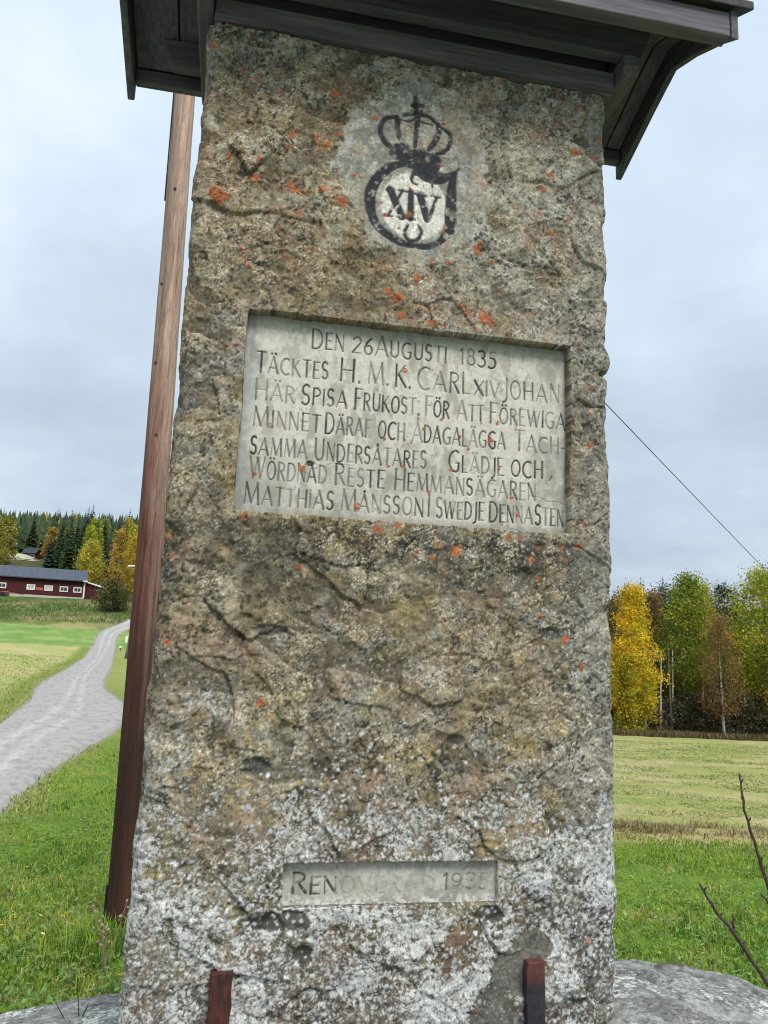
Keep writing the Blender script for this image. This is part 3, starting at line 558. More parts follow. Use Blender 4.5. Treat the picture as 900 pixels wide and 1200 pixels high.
for wd, x0, x1, v0, v1 in WORDS:
    y = min(ROWS, key=lambda q: abs(q - (v0 + v1) / 2)); big = .0485; small = .0400; fb = True; W_ = wd.upper()
    if y == ROWS[1] and wd in ('H.', 'M.', 'K.', 'CARL', 'JOHAN'): big = .054; small = .050
    if y == ROWS[1] and wd == 'JOHAN': big = .050; small = .045
    if wd == '1835' or wd == '26': small = .041; fb = False
    if wd == wd.lower() and wd not in ('26', '1835'): fb = False; small = .040
    if wd == 'xiv': small = .036
    if y >= 2.3 or True: strokes += set_word(W_, x0, x1, y, big, small, .0052 if wd == 'xiv' else .0041, rng, fb)
# little serifs and the quote-like tick after GLADJE OCH
strokes.append(([(.4105, 2.332, .004), (.405, 2.322, .003)], .8))

def panel(name, q, pad, step, strokes_, aa, oy, paint, spots, bump_amp):
    uu = np.arange(q[0] - pad, q[1] + pad, step); vv = np.arange(q[2] - pad, q[3] + pad, step); X, Y = np.meshgrid(uu, vv)
    ink = ink_grid(uu, vv, strokes_, aa); c, hh, ik = paint(X, Y, ink)
    h = hh - .0024 * ik
    c = lichen_spots(c, X, Y, spots, 301, h)
    nr, nc = X.shape
    V = np.stack([X, oy - h, Y], -1).reshape(-1, 3); Vb = V.copy(); Vb[:, 1] = oy + .012
    # front grid plus a simple skirt so the slab has thickness
    edge = np.r_[np.arange(nc), np.arange(1, nr) * nc + nc - 1, (nr - 1) * nc + np.arange(nc - 2, -1, -1), np.arange(nr - 2, 0, -1) * nc]
    ne = len(edge); F = grid_faces(nr, nc); k = np.arange(ne); n0 = len(V)
    V = np.vstack([V, Vb[edge]]); col = np.vstack([c.reshape(-1, 3), c.reshape(-1, 3)[edge]])
    F = np.vstack([F, np.stack([edge[k], n0 + k, n0 + (k + 1) % ne, edge[(k + 1) % ne]], -1)])
    return link(name, mesh_np(name, V, F, col, True), m_panel, MON)
m_panel = vcol_mat('smooth_panel_stone', 260, .84, 1.16, .8, .28, .0009, 330, .3)
def paint_big(X, Y, ink):
    a = fbm(X, Y, .16, 4, 401, .6); b_ = fbm(X, Y, .045, 4, 403, .65); f = fbm(X, Y, .010, 3, 405, .65); s1 = vn(X, Y, .0035, 407)
    c = np.ones(X.shape + (3,)) * np.array((.47, .455, .39)); c = mixc(c, (.34, .325, .285), sm(.45, .68, a) * .75); c = mixc(c, (.52, .51, .435), sm(.50, .70, b_) * .7)
    c = mixc(c, (.22, .24, .25), sm(-.16, -.33, X + .10 * (a - .5)) * sm(2.42, 2.2, Y + .1 * (b_ - .5)) * .55)
    c = mixc(c, (.24, .26, .27), sm(-.29, -.335, X + .05 * (b_ - .5)) * .65)
    c = mixc(c, (.25, .25, .23), sm(2.62, 2.66, Y + .03 * (b_ - .5)) * .8)
    c = mixc(c, (.27, .26, .22), sm(2.215, 2.195, Y + .02 * (b_ - .5)) * .7)
    c *= (.80 + .40 * f)[..., None]
    c = mixc(c, (.13, .13, .12), sm(.66, .76, f * .5 + b_ * .5) * .55); c = mixc(c, (.10, .10, .09), sm(.80, .90, s1 * .6 + a * .4) * .6)
    stain = sm(.62, .72, fbm(X * 1.6, Y * .55, .05, 3, 409, .6)); c = mixc(c, (.20, .20, .175), stain * .55); c = mixc(c, (.25, .235, .19), sm(.55, .68, fbm(X, Y * .6, .03, 4, 415, .7)) * .5)
    fade = sm(.34, .60, fbm(X, Y, .05, 3, 411, .6)); fade = .74 + .26 * fade; fr = .80 + .20 * sm(.25, .55, f)
    fade *= 1 - .12 * sm(.25, .42, X) * sm(2.2, 2.5, Y)
    ik = np.clip(ink * fade * fr * 1.30, 0, 1)
    cr = np.zeros_like(X)
    def crk(pts, w_):
        nonlocal cr; cr = np.maximum(cr, ink_grid(X[0], Y[:, 0], [([(p[0], p[1], w_) for p in pts], 1)], .0018))
    crk([(.36, 2.283), (.385, 2.281), (.40, 2.272), (.425, 2.274), (.449, 2.268)], .0016); crk([(-.165, 2.318), (-.14, 2.312), (-.12, 2.322), (-.07, 2.320)], .0012)
    crk([(.30, 2.19), (.31, 2.20), (.33, 2.197)], .001)
    c = mixc(c, (.035, .036, .034), ik); c = mixc(c, (.10, .095, .08), cr * .7)
    pit = sm(1.1, .7, np.hypot((X + .170) / .010, (Y - 2.317) / .007)); c = mixc(c, (.05, .05, .045), pit)
    h = (a - .5) * .002 + (b_ - .5) * .0012 + (f - .5) * .0005 - .0012 * cr - .003 * pit - .0015 * sm(.005, 0, np.minimum(X - PNL[0], PNL[1] - X))
    return c, h, ik
KD = 1.0062                                    # the panel lies 10 mm deeper than the plane the lettering was measured on
strokes = [([(x * KD, 1.9 + (y - 1.9) * KD, w_) for x, y, w_ in p], w__) for p, w__ in strokes]
panel('inscription_panel', PNL, .006, .0015, strokes, .0016, .027, paint_big, [(x * KD, 1.9 + (y - 1.9) * KD, r_ * .85) for x, y, r_ in PLICH], 1)
st2 = set_word('RENOVERAD', -.1593, .1411, 1.4102, .0385, .031, .0050, rng) + set_word('1935', .1615, .2618, 1.4125, .032, .032, .0042, rng, False)
def paint_date(X, Y, ink):
    a = fbm(X, Y, .09, 4, 501, .6); b_ = fbm(X, Y, .025, 4, 503, .65); f = fbm(X, Y, .009, 3, 505, .65)
    c = np.ones(X.shape + (3,)) * np.array((.36, .35, .305)); c = mixc(c, (.23, .225, .20), sm(.42, .68, a) * .8); c = mixc(c, (.46, .45, .39), sm(.52, .7, b_) * .6)
    c = mixc(c, (.14, .135, .12), sm(.62, .75, f * .4 + b_ * .6) * .6); c *= (.75 + .5 * f)[..., None]
    fade = sm(.02, -.13, X) * .9 + .25 + .45 * sm(.14, .17, X); fade *= (.45 + .9 * sm(.40, .56, b_)) * (1 - .75 * sm(-.09, -.03, X) * sm(.13, .08, X) * sm(.58, .42, fbm(X, Y, .03, 2, 511)))
    ik = np.clip(ink * fade, 0, 1); c = mixc(c, (.045, .045, .042), ik)
    low = sm(1.412, 1.392, Y + .016 * (fbm(X, Y, .03, 3, 507) - .3)); bb, _, i_, j_, _, _ = cells(X, Y, .010, 509)
    sp = np.maximum(sm(.30, .2, bb) * sm(.12 + .4 * low, .08 + .4 * low, i_) * (.3 + .7 * low), low * sm(.45, .6, f)); c = mixc(c, (.55, .56, .54), sp * .85)
    return c, (a - .5) * .003 + (b_ - .5) * .0025 + .0012 * sp, ik
panel('date_panel', DPN, .006, .0017, st2, .0020, .014, paint_date, [(.30, 1.49, .003)], 1)

# ---- iron brackets let into the foot of the stone
m_rust = noise_mat('rusted_iron', [(.25, (.010, .008, .008)), (.42, (.022, .010, .008)), (.52, (.060, .015, .010)), (.62, (.10, .026, .015)), (.75, (.028, .013, .010))], 55, 9, (1, 1, .4), .72, 1.0, .006, .4, .78)
m_rust2, N_, L_, b__ = mat('blackened_iron', .6, .5)
_n = nz(N_, L_, 60, 8, .75, (1, 1, .4)); _t = N_.new('ShaderNodeTexCoord'); _s = N_.new('ShaderNodeSeparateXYZ'); L_.new(_t.outputs['Object'], _s.inputs[0])
_m = N_.new('ShaderNodeMapRange'); _m.inputs['From Min'].default_value = 1.225; _m.inputs['From Max'].default_value = 1.265; L_.new(_s.outputs['Z'], _m.inputs['Value'])
_a = N_.new('ShaderNodeMath'); _a.operation = 'MULTIPLY_ADD'; _a.inputs[1].default_value = .30; L_.new(_m.outputs['Result'], _a.inputs[0]); L_.new(_n.outputs['Fac'], _a.inputs[2])
_r = ramp(N_, L_, _a.outputs[0], [(.35, (.008, .009, .013)), (.55, (.022, .020, .026)), (.64, (.050, .014, .010)), (.82, (.105, .030, .020))]); L_.new(_r.outputs['Color'], b__.inputs['Base Color']); bump(N_, L_, b__, _n.outputs['Fac'], 1.0, .005)
def bracket(u, wd, ztop, lean, seed):
    rg = random.Random(seed); V = []; n = 16
    for k in range(n + 1):
        z = .96 + (ztop - .96) * k / n; x = u + lean * (1 - k / n)
        l = wd / 2 + rg.uniform(-.0016, .0016); r_ = wd / 2 + rg.uniform(-.0016, .0016); y = -.020 + rg.uniform(-.001, .001)
        V += [(x - l, y, z), (x - l * .2, y - .0015, z), (x + r_, y, z + (.003 if k == n else 0)), (x + r_, .012, z), (x - l, .012, z)]
    F = []
    for k in range(n):
        for j in range(5): a = k * 5 + j; b_ = k * 5 + (j + 1) % 5; F.append((a, b_, b_ + 5, a + 5))
    F.append((4, 3, 2, 1, 0)); F.append(tuple(n * 5 + j for j in range(5)))
    o = link('iron_bracket', pymesh('iron_bracket', V, F), m_rust, MON); bv = o.modifiers.new('bevel', 'BEVEL'); bv.width = .0025; bv.segments = 2; bv.limit_method = 'ANGLE'; bv.angle_limit = R(40)
    return o
bracket(-.288, .043, 1.278, .002, 3)['label'] = 'dark red rusted iron bar on the left foot of the stone'
b2_ = bracket(.358, .040, 1.277, .004, 8); b2_.data.materials.clear(); b2_.data.materials.append(m_rust2); b2_['label'] = 'blackened iron bar with a rusty top on the right foot of the stone'

# ================================================================ its little wooden roof
def wood_mat(name, c0, c1, c2, axis):
    m, N, L, b = mat(name, .8, .3); st = [1, 1, 1]; st[axis] = .05
    n = nz(N, L, 90, 6, .65, tuple(st)); n2 = nz(N, L, 5, 4, .6, tuple(st if axis != 2 else (1, 1, .3)))
    r = ramp(N, L, n.outputs['Fac'], [(.28, c0), (.5, c1), (.74, c2)]); r2 = ramp(N, L, n2.outputs['Fac'], [(.3, (.6, .6, .62)), (.7, (1.25, 1.25, 1.25))])
    L.new(mul(N, L, r.outputs['Color'], r2.outputs['Color']), b.inputs['Base Color']); bump(N, L, b, n.outputs['Fac'], .45, .0010); return m
W0, W1, W2 = (.056, .054, .062), (.100, .097, .110), (.165, .158, .172)
m_wu = wood_mat('weathered_wood_along_face', W0, W1, W2, 0); m_wd = wood_mat('weathered_wood_front_to_back', W0, W1, W2, 1)
m_tar = noise_mat('tarred_boards', [(.3, (.025, .024, .025)), (.6, (.05, .05, .052)), (.8, (.075, .072, .07))], 40, 5, (1, .1, 1), .75, .4, .001)
PR = [(-.19, 3.44), (-.13, 3.478), (-.02, 3.535), (.08, 3.575), (.20, 3.530), (.41, 3.44)]     # underside of the barge boards
def bent(mb, x0, x1, lo, hi, prof=PR, y0=None, y1=None):
    p = [(y, z + lo) for y, z in prof] + [(y, z + hi) for y, z in reversed(prof)]
    for i in range(len(prof) - 1):
        a, b_ = prof[i], prof[i + 1]
        mb.hexa([(x0, a[0], a[1] + lo), (x1, a[0], a[1] + lo), (x1, b_[0], b_[1] + lo), (x0, b_[0], b_[1] + lo), (x0, a[0], a[1] + hi), (x1, a[0], a[1] + hi), (x1, b_[0], b_[1] + hi), (x0, b_[0], b_[1] + hi)])
    return mb
def bentsolid(x0, x1, lo, hi, prof=PR):
    n = len(prof); V = []
    for x in (x0, x1):
        V += [(x, y, z + lo) for y, z in prof] + [(x, y, z + hi) for y, z in reversed(prof)]
    N_ = 2 * n; F = [(i, (i + 1) % N_, (i + 1) % N_ + N_, i + N_) for i in range(N_)]
    for i in range(n - 1):
        a, b_, c_, d = i, i + 1, N_ - 2 - i, N_ - 1 - i; F += [(a, d, c_, b_), (a + N_, b_ + N_, c_ + N_, d + N_)]
    mb = MB(); mb.add(V, F); return mb
PRC = [(-.205, 3.437)] + PR[1:-1] + [(.425, 3.434)]
ROOF = bentsolid(-.735, .855, .083, .108, PRC).build('roof', m_tar, MON, bevel=.003)
ROOF['label'] = 'dark low-pitched wooden roof over the stone'
PRP = [(-.148, 3.468)] + PR[2:-1] + [(.372, 3.457)]
x = -.700; rg = random.Random(5); k = 0
while x < .79:
    wd = min(.118 + rg.uniform(-.01, .012), .797 - x)
    if wd < .03: break
    bentsolid(x + .0025, x + wd - .0025, .063 + rg.uniform(0, .003), .080, PRP).build('plank', m_wd, ROOF, bevel=.002); x += wd
for s, (a, b_) in enumerate(((-.722, -.702), (.799, .819))):
    bentsolid(a, b_, 0, .0815).build('barge_board', m_wd, ROOF, bevel=.003)
MB().box(-.700, .797, -.188, -.150, 3.447, 3.516).build('fascia_board', m_wu, ROOF, bevel=.003)
MB().box(-.700, .797, .374, .402, 3.480, 3.520).build('fascia_board', m_wu, ROOF, bevel=.003)
FR = MB(); FR.hexa([(-.590, -.052, 3.463), (.631, -.052, 3.463), (.631, -.020, 3.463), (-.590, -.020, 3.463), (-.627, -.052, 3.562), (.667, -.052, 3.562), (.667, -.020, 3.570), (-.627, -.020, 3.570)])
FR.build('frieze_board', m_wu, ROOF, bevel=.003)
MB().hexa([(-.590, .27, 3.463), (.631, .27, 3.463), (.631, .30, 3.463), (-.590, .30, 3.463), (-.62, .27, 3.545), (.66, .27, 3.545), (.66, .30, 3.535), (-.62, .30, 3.535)]).build('frieze_board', m_wu, ROOF, bevel=.003)
MB().box(-.464, .574, -.016, .034, 3.381, 3.440).build('sill_beam', m_wu, ROOF, bevel=.004)
MB().box(-.464, .574, .22, .262, 3.381, 3.440).build('sill_beam', m_wu, ROOF, bevel=.004)
MB().box(-.464, .574, .036, .056, 3.382, 3.560).build('inner_board', m_wu, ROOF)
for a, b_ in ((-.506, -.466), (.576, .618)):
    MB().box(a, b_, -.062, .33, 3.400, 3.461).build('side_beam', m_wd, ROOF, bevel=.004)
for a, b_ in ((-.500, -.480), (.590, .610)):
    MB().prism([(-.018, 3.4625), (.268, 3.4625), (.268, 3.545), (.20, 3.585), (.08, 3.630), (-.018, 3.588)], a, b_).build('gable_board', m_wu, ROOF)

# ================================================================ the boulder underneath
def boulder():
    xs = np.arange(-2.6, 2.75, .0135); ys = np.arange(.45, 3.15, .0135); X, Y = np.meshgrid(xs, ys)
    r = (np.abs((X - .08) / 2.45) ** 2.3 + np.abs((Y - 1.78) / 1.22) ** 2.3) ** (1 / 2.3) + .10 * (fbm(X, Y, .7, 3, 601) - .5)
    z = np.where(r < 1, 1.07 * np.sqrt(np.clip(1 - r ** 2.7, 0, 1)), -.6 * (r - 1) * 6)
    z = z + (.095 * sm(.2, .7, X) - .09 * sm(.8, 1.6, X)) * (r < 1) - .035 * sm(-.4, -1.2, X) * (r < 1)
    n = fbm(X, Y, .33, 5, 603, .55); n2 = fbm(X, Y, .06, 4, 605, .6)
    keep = np.exp(-((X) / .9) ** 2 - ((Y - 1.8) / .3) ** 2)
    z += (n - .5) * .09 * (1 - .7 * keep) + (n2 - .5) * .010
    cr = np.abs(fbm(X * .6 + Y, Y * .4 - X * .2, .3, 4, 607) - .5); z -= .010 * sm(.012, .002, cr)
    a = fbm(X, Y, .16, 4, 611, .6); b_ = fbm(X, Y, .03, 4, 613, .7); f = vn(X, Y, .014, 615)
    c = np.ones(X.shape + (3,)) * np.array((.20, .20, .19)); c = mixc(c, (.33, .33, .31), sm(.42, .65, a)); c = mixc(c, (.11, .112, .11), sm(.55, .68, b_) * .7)
    for s_, sd_ in ((.055, 621), (.10, 625), (.03, 629)):
        bb, _, i_, j_, _, _ = cells(X + .01 * (f - .5), Y, s_, sd_); rr = .22 + .22 * j_; on = sm(.42, .38, i_)
        ring = sm(rr, rr - .06, bb); c = mixc(c, (.42, .44, .42), on * ring * .75); c = mixc(c, (.24, .25, .235), on * sm(rr * .75, rr * .5, bb) * .6)
    c = mixc(c, (.48, .50, .49), sm(.66, .74, b_ * .6 + f * .4) * .6)
    mo = np.zeros_like(X)
    for (mx_, my_, mr) in ((-.99, 2.28, .13), (.83, 2.27, .055), (.95, 2.52, .06), (-.6, 2.52, .05), (1.7, 2.2, .2), (-1.6, 1.6, .25), (.5, 1.0, .2)):
        mo = np.maximum(mo, sm(1.1, .8, np.hypot((X - mx_) / mr, (Y - my_) / (mr * .7)) + .6 * (fbm(X, Y, .05, 3, 631) - .5)))
    mo = np.maximum(mo, .9 * sm(.74, .82, fbm(X, Y, .13, 4, 633, .6) * .75 + .25 * r))
    mo = np.maximum(mo, sm(.84, .92, r + .2 * (n - .5)) * .8 * sm(.35, .55, b_))
    c = mixc(c, (.085, .090, .022), mo * (.6 + .4 * sm(.3, .6, f))); z += mo * (.005 + .008 * f)
    c = mixc(c, (.04, .038, .03), sm(.012, .002, cr) * .7)
    V = np.stack([X, Y, z], -1).reshape(-1, 3)
    me = mesh_np('boulder', V, grid_faces(*X.shape), c.reshape(-1, 3), True); add_scalar(me, 'crust', 1.0 * (1 - mo) * sm(.36, .62, fbm(X, Y, .12, 4, 641, .65))); return me
m_bould = crust_mat('boulder_rock', 85, 42, (.56, .58, .54), .92, .9, .007, .15, .62, 1.5)
bo = link('boulder', boulder(), m_bould); tag(bo, 'large pale grey lichen-covered boulder that carries the memorial stone', 'boulder')

# ================================================================ ground
roadL = np.array([q[0] for q in ROAD]); roadR = np.array([q[1] for q in ROAD])
def resample(P, n):
    d = np.r_[0, np.cumsum(np.hypot(*np.diff(P, axis=0).T))]; t = np.linspace(0, 1, n); tt = np.interp(t, d / d[-1], np.arange(len(P)))
    i = np.clip(np.floor(tt).astype(int), 0, len(P) - 2); f = (tt - i)[:, None]
    a = P[np.maximum(i - 1, 0)]; b = P[i]; c = P[i + 1]; e_ = P[np.minimum(i + 2, len(P) - 1)]
    return .5 * ((2 * b) + (c - a) * f + (2 * a - 5 * b + 4 * c - e_) * f ** 2 + (-a + 3 * b - 3 * c + e_) * f ** 3)
def road_rows(n=560):
    # denser near the camera
    k = np.linspace(0, len(ROAD) - 1.0001, n); i = np.floor(k).astype(int); f = (k - i)[:, None]
    def cr(P): a = P[np.maximum(i - 1, 0)]; b = P[i]; c = P[i + 1]; e_ = P[np.minimum(i + 2, len(P) - 1)]; return .5 * ((2 * b) + (c - a) * f + (2 * a - 5 * b + 4 * c - e_) * f ** 2 + (-a + 3 * b - 3 * c + e_) * f ** 3)
    return cr(roadL), cr(roadR)
RL, RR = road_rows()
RC = (RL + RR) / 2; RW = np.hypot(*(RR - RL).T) / 2
def road_dist(x, y):
    """signed distance outside the road edge (approx.), and side"""
    x = np.asarray(x).ravel(); y = np.asarray(y).ravel(); out_ = np.full(x.shape, 99.); side = np.zeros(x.shape)
    near = np.where((x > -60) & (x < 12) & (y > -30) & (y < 125))[0]
    EL, ER = RL[::3], RR[::3]; PG = np.vstack([EL, ER[::-1]])
    def seg(q, E_):
        a = E_[:-1]; b = E_[1:] - a; l2 = (b ** 2).sum(1); px = x[q][:, None] - a[None, :, 0]; py = y[q][:, None] - a[None, :, 1]
        t = np.clip((px * b[:, 0] + py * b[:, 1]) / l2, 0, 1); return np.hypot(px - t * b[:, 0], py - t * b[:, 1]).min(1)
    for s in range(0, len(near), 20000):
        q = near[s:s + 20000]; dl_ = seg(q, EL); dr_ = seg(q, ER); ins = np.zeros(len(q), bool); xq = x[q]; yq = y[q]
        for (ax_, ay_), (bx_, by_) in zip(PG, np.roll(PG, -1, 0)):
            if ay_ != by_: ins ^= ((ay_ > yq) != (by_ > yq)) & (xq < (bx_ - ax_) * (yq - ay_) / (by_ - ay_) + ax_)
        d = np.minimum(dl_, dr_); out_[q] = np.where(ins, -d, d); side[q] = np.where(dl_ < dr_, -1, 1)
    return out_, side

def ground_color(X, Y):
    sh = X.shape; rd, side = road_dist(X, Y); rd = rd.reshape(sh); side = side.reshape(sh)
    n1 = fbm(X, Y, 1.3, 5, 701, .6); n2 = fbm(X, Y, .28, 4, 703, .65); n3 = fbm(X, Y, 6., 4, 705, .55); n4 = fbm(X * .5, Y, 2.2, 4, 707, .6)
    lush = np.ones(sh + (3,)) * np.array((.11, .18, .022)); lush = mixc(lush, (.20, .22, .04), sm(.45, .7, n1) * .7); lush = mixc(lush, (.055, .12, .018), sm(.5, .7, n2) * .6)
    mown = np.ones(sh + (3,)) * np.array((.255, .265, .085)); mown = mixc(mown, (.35, .305, .155), sm(.45, .65, n4) * .8); mown = mixc(mown, (.16, .22, .05), sm(.55, .72, n1) * .7); mown = mixc(mown, (.24, .19, .11), sm(.64, .74, n2 * .5 + n4 * .5) * .6)
    # stubble rows on the left field
    rowc = .5 + .5 * np.sin((X * .75 + Y * .66) * 1.05 + 3 * (n3 - .5)); stub = np.ones(sh + (3,)) * np.array((.30, .31, .115)); stub = mixc(stub, (.39, .335, .17), sm(.3, .9, rowc) * .75); stub = mixc(stub, (.18, .26, .05), sm(.55, .7, n1) * .5)
    green = np.ones(sh + (3,)) * np.array((.145, .24, .06)); green = mixc(green, (.24, .30, .10), sm(.40, .62, n4) * .8); green = mixc(green, (.10, .19, .04), sm(.52, .66, n1) * .6)
    bank = np.ones(sh + (3,)) * np.array((.10, .135, .035)); bank = mixc(bank, (.30, .25, .12), sm(.46, .66, fbm(X, Y, 5., 4, 711, .6)) * .8); bank = mixc(bank, (.05, .085, .02), sm(.55, .7, n1) * .6)
    forest = np.ones(sh + (3,)) * np.array((.05, .055, .02)); forest = mixc(forest, (.12, .09, .03), sm(.5, .7, n1) * .5)
    az = X / np.maximum(np.abs(Y), 3); right = sm(-.12, .12, az) ; c = lush.copy()
    # right-hand side
    b0 = 12.9 + 1.2 * (n3 - .5) * 2; m = sm(b0 - .5, b0 + .3, Y + .5 * (n2 - .5)) * right; c = c * (1 - m[..., None]) + mown * m[..., None]
    dry = np.exp(-((Y - b0 - .3) / .65) ** 2) * right; c = mixc(c, (.33, .25, .13), dry * .75)
    m = sm(74, 76, Y) * right; c = mixc(c, (.115, .085, .04), m); m = sm(80, 84, Y) * right; c = c * (1 - m[..., None]) + forest * m[..., None]
    # left-hand side
    lf = (1 - right); far_side = lf * (side < 0) * sm(.5, 1.3, rd + .8 * (n2 - .5))
    m = far_side * sm(12, 15, Y); c = c * (1 - m[..., None]) + stub * m[..., None]
    m = lf * (side >= 0) * sm(25, 40, Y); c = c * (1 - m[..., None]) + (stub * .5 + lush * .5) * m[..., None]
    q = Y + .20 * (X + 30) + 2 * (n3 - .5); m = lf * sm(69.5, 70.5, q); c = c * (1 - m[..., None]) + green * m[..., None]
    m = lf * sm(84.5, 86, q); c = c * (1 - m[..., None]) + bank * m[..., None]
    m = lf * sm(104, 108, Y + 2 * (n3 - .5)); c = mixc(c, (.045, .085, .02), m * .8); m = lf * sm(132, 140, Y); c = c * (1 - m[..., None]) + forest * m[..., None]
    verge = sm(.8, .1, rd) * (Y < 70); c = mixc(c, (.20, .20, .06), verge * .6 * sm(.35, .6, n2)); c = mixc(c, (.24, .22, .19), sm(.12, -.05, rd + .2 * (n2 - .5)) * .9)
    return c, rd
def ground():
    az = np.concatenate([np.linspace(-math.pi, -1.0, 90)[:-1], np.linspace(-1.0, 1.0, 430), np.linspace(1.0, math.pi, 90)[1:-1]])
    rad = np.concatenate([[.02], np.geomspace(.6, 3, 18)[:-1], np.geomspace(3, 1400, 310)]); A, Rr = np.meshgrid(az, rad)
    X = Rr * np.sin(A); Y = Rr * np.cos(A); Z = H(X, Y); n = fbm(X, Y, 1.1, 4, 721) - .5; n2 = fbm(X, Y, .22, 3, 723) - .5
    c, rd = ground_color(X, Y); am = sm(.0, .8, rd) * sm(500, 100, Rr); Z = Z + am * (n * .10 + n2 * .05) - .05 * sm(.1, -.25, rd)
    rt = sm(-.1, .1, X / np.maximum(Y, 3)) * (Y > 10) * (Y < 76); Z = Z + rt * .06 * (fbm(X * .35, Y, .9, 3, 725) - .5) * 2 + rt * .12 * np.exp(-((Y - 13.2) / .5) ** 2) * vn(X, Y, .5, 727)
    V = np.stack([X, Y, Z], -1).reshape(-1, 3); return mesh_np('ground', V, grid_faces(*X.shape, True)[:, ::-1], c.reshape(-1, 3), True)
m_ground = vcol_mat('ground_soil_and_turf', 14, .55, 1.45, .95, .6, .03, 30, .1, 8)
tag(link('ground', ground(), m_ground), 'grassy fields and hillside', None, None, 'structure')

def road():
    nc = 40; t = np.linspace(0, 1, nc); X = RL[:, 0:1] * (1 - t) + RR[:, 0:1] * t; Y = RL[:, 1:2] * (1 - t) + RR[:, 1:2] * t
    ins = .06 * (fbm(X, Y, .5, 3, 731) - .5); e_ = np.abs(t * 2 - 1)[None, :]
    Wd = (2 * RW)[:, None]; s = (t[None, :] - .5) * Wd
    tr = np.maximum(np.exp(-((s + .75 + .3 * (fbm(X, Y, 4., 2, 737) - .5)) / .36) ** 2), np.exp(-((s - .75) / .36) ** 2))
    n = fbm(X, Y, .12, 3, 733, .65); n1 = fbm(X, Y, 1.2, 4, 735, .6)
    c = np.ones(X.shape + (3,)) * np.array((.31, .30, .285)); c = mixc(c, (.46, .445, .42), tr * .55 * sm(.1, .5, n1) * (.7 + .5 * n)); c = mixc(c, (.20, .19, .175), sm(.5, .7, n) * .6); c = mixc(c, (.20, .19, .14), sm(.86, 1, e_ + .1 * (n - .5)) * .5)
    Z = H(X, Y) + .025 - .045 * sm(.84, .97, e_ + .16 * (fbm(X, Y, .35, 3, 739, .65) - .5)) - .02 * tr + .004 * (n - .5)
    V = np.stack([X, Y, Z], -1).reshape(-1, 3); return mesh_np('gravel_road', V, grid_faces(*X.shape), c.reshape(-1, 3), True)
m_road = vcol_mat('road_gravel', 34, .80, 1.20, .95, .5, .005, 60, .1, 9)
tag(link('road', road(), m_road), 'pale gravel road winding to the farm', None, None, 'structure')

# ================================================================ grass
def on_boulder(x, y): return ((np.abs((x - .08) / 2.35) ** 2.3 + np.abs((y - 1.78) / 1.15) ** 2.3) < 1)
def blades(name, n, samp, hgt, wid, col, label, seed, lean=.5, curve=.4):
    g = np.random.default_rng(seed); x, y = samp(g, n); rd, _ = road_dist(x, y); k = ~on_boulder(x, y) & (rd > -.10 + .28 * g.random(len(x))); x = x[k]; y = y[k]; m = len(x)
    z = H(x, y) - .02; h = hgt(x, y, g) ; a = g.random(m) * 2 * math.pi; w_ = wid(x, y, g)
    ld = g.random(m) * 2 * math.pi; ln = h * lean * g.random(m); dx = np.cos(ld) * ln; dy = np.sin(ld) * ln; wx = np.cos(a) * w_ / 2; wy = np.sin(a) * w_ / 2
    P = np.stack([np.stack([x - wx, y - wy, z], -1), np.stack([x + wx, y + wy, z], -1), np.stack([x + wx * .7 + dx * .35, y + wy * .7 + dy * .35, z + h * .6], -1), np.stack([x - wx * .7 + dx * .35, y - wy * .7 + dy * .35, z + h * .6], -1),
                  np.stack([x + dx, y + dy, z + h * (1 - curve * g.random(m))], -1)], 1)
    c = np.repeat(col(x, y, g)[:, None, :], 5, 1); b = np.arange(m)[:, None] * 5
    F = np.concatenate([b + np.array([[0, 1, 2]]), b + np.array([[0, 2, 3]]), b + np.array([[3, 2, 4]])]); me = mesh_np(name, P.reshape(-1, 3), F, c.reshape(-1, 3))
    o = link(name, me, m_blade); tag(o, label, None, None, 'stuff'); o['category'] = 'grass'; return o
def leaf_mat(name, tr=.35, rough=.6):
    m, N, L, b = mat(name, rough, .25); a = N.new('ShaderNodeAttribute'); a.attribute_name = 'albedo'; L.new(a.outputs['Color'], b.inputs['Base Color'])
    t = N.new('ShaderNodeBsdfTranslucent'); L.new(a.outputs['Color'], t.inputs['Color']); mx = N.new('ShaderNodeMixShader'); mx.inputs[0].default_value = tr
    L.new(b.outputs[0], mx.inputs[1]); L.new(t.outputs[0], mx.inputs[2]); L.new(mx.outputs[0], N['Material Output'].inputs['Surface']); return m
m_blade = leaf_mat('grass_blades', .3)
m_leaf = leaf_mat('tree_leaves', .35)
def near_samp(side, d0, d1, p=1.25):
    def f(g, n):
        u = g.random(n) ** p; d = d0 * (d1 / d0) ** u; lo, hi = (.22, .68)
        t = g.random(n); a = lo + (hi - lo) * t; keep = g.random(n); x = side * a * d; return x, d
    return f
def gcol(x, y, g):
    n = fbm(x, y, .5, 3, 741); n2 = fbm(x, y, .13, 3, 743); m = len(x); c = np.ones((m, 3)) * np.array((.20, .31, .035)); c = mixc(c, (.36, .39, .07), np.clip(sm(.4, .7, n) * g.random(m) * 1.6, 0, 1)); c = mixc(c, (.075, .165, .022), sm(.5, .7, n2) * .8)
    c = mixc(c, (.34, .31, .14), (g.random(m) < .07 + .12 * (n > .58)) * 1.0); return c * (.75 + .5 * g.random(m))[:, None]
gh = lambda x, y, g: (.022 + .060 * g.random(len(x))) * (.6 + .9 * fbm(x, y, .45, 3, 745))
gw = lambda x, y, g: .004 + .005 * g.random(len(x)) + .0006 * y
blades('lawn_grass', 76000, near_samp(-1, 2.6, 15), gh, gw, gcol, 'short green grass between the boulder and the gravel road', 1, .9, .6)
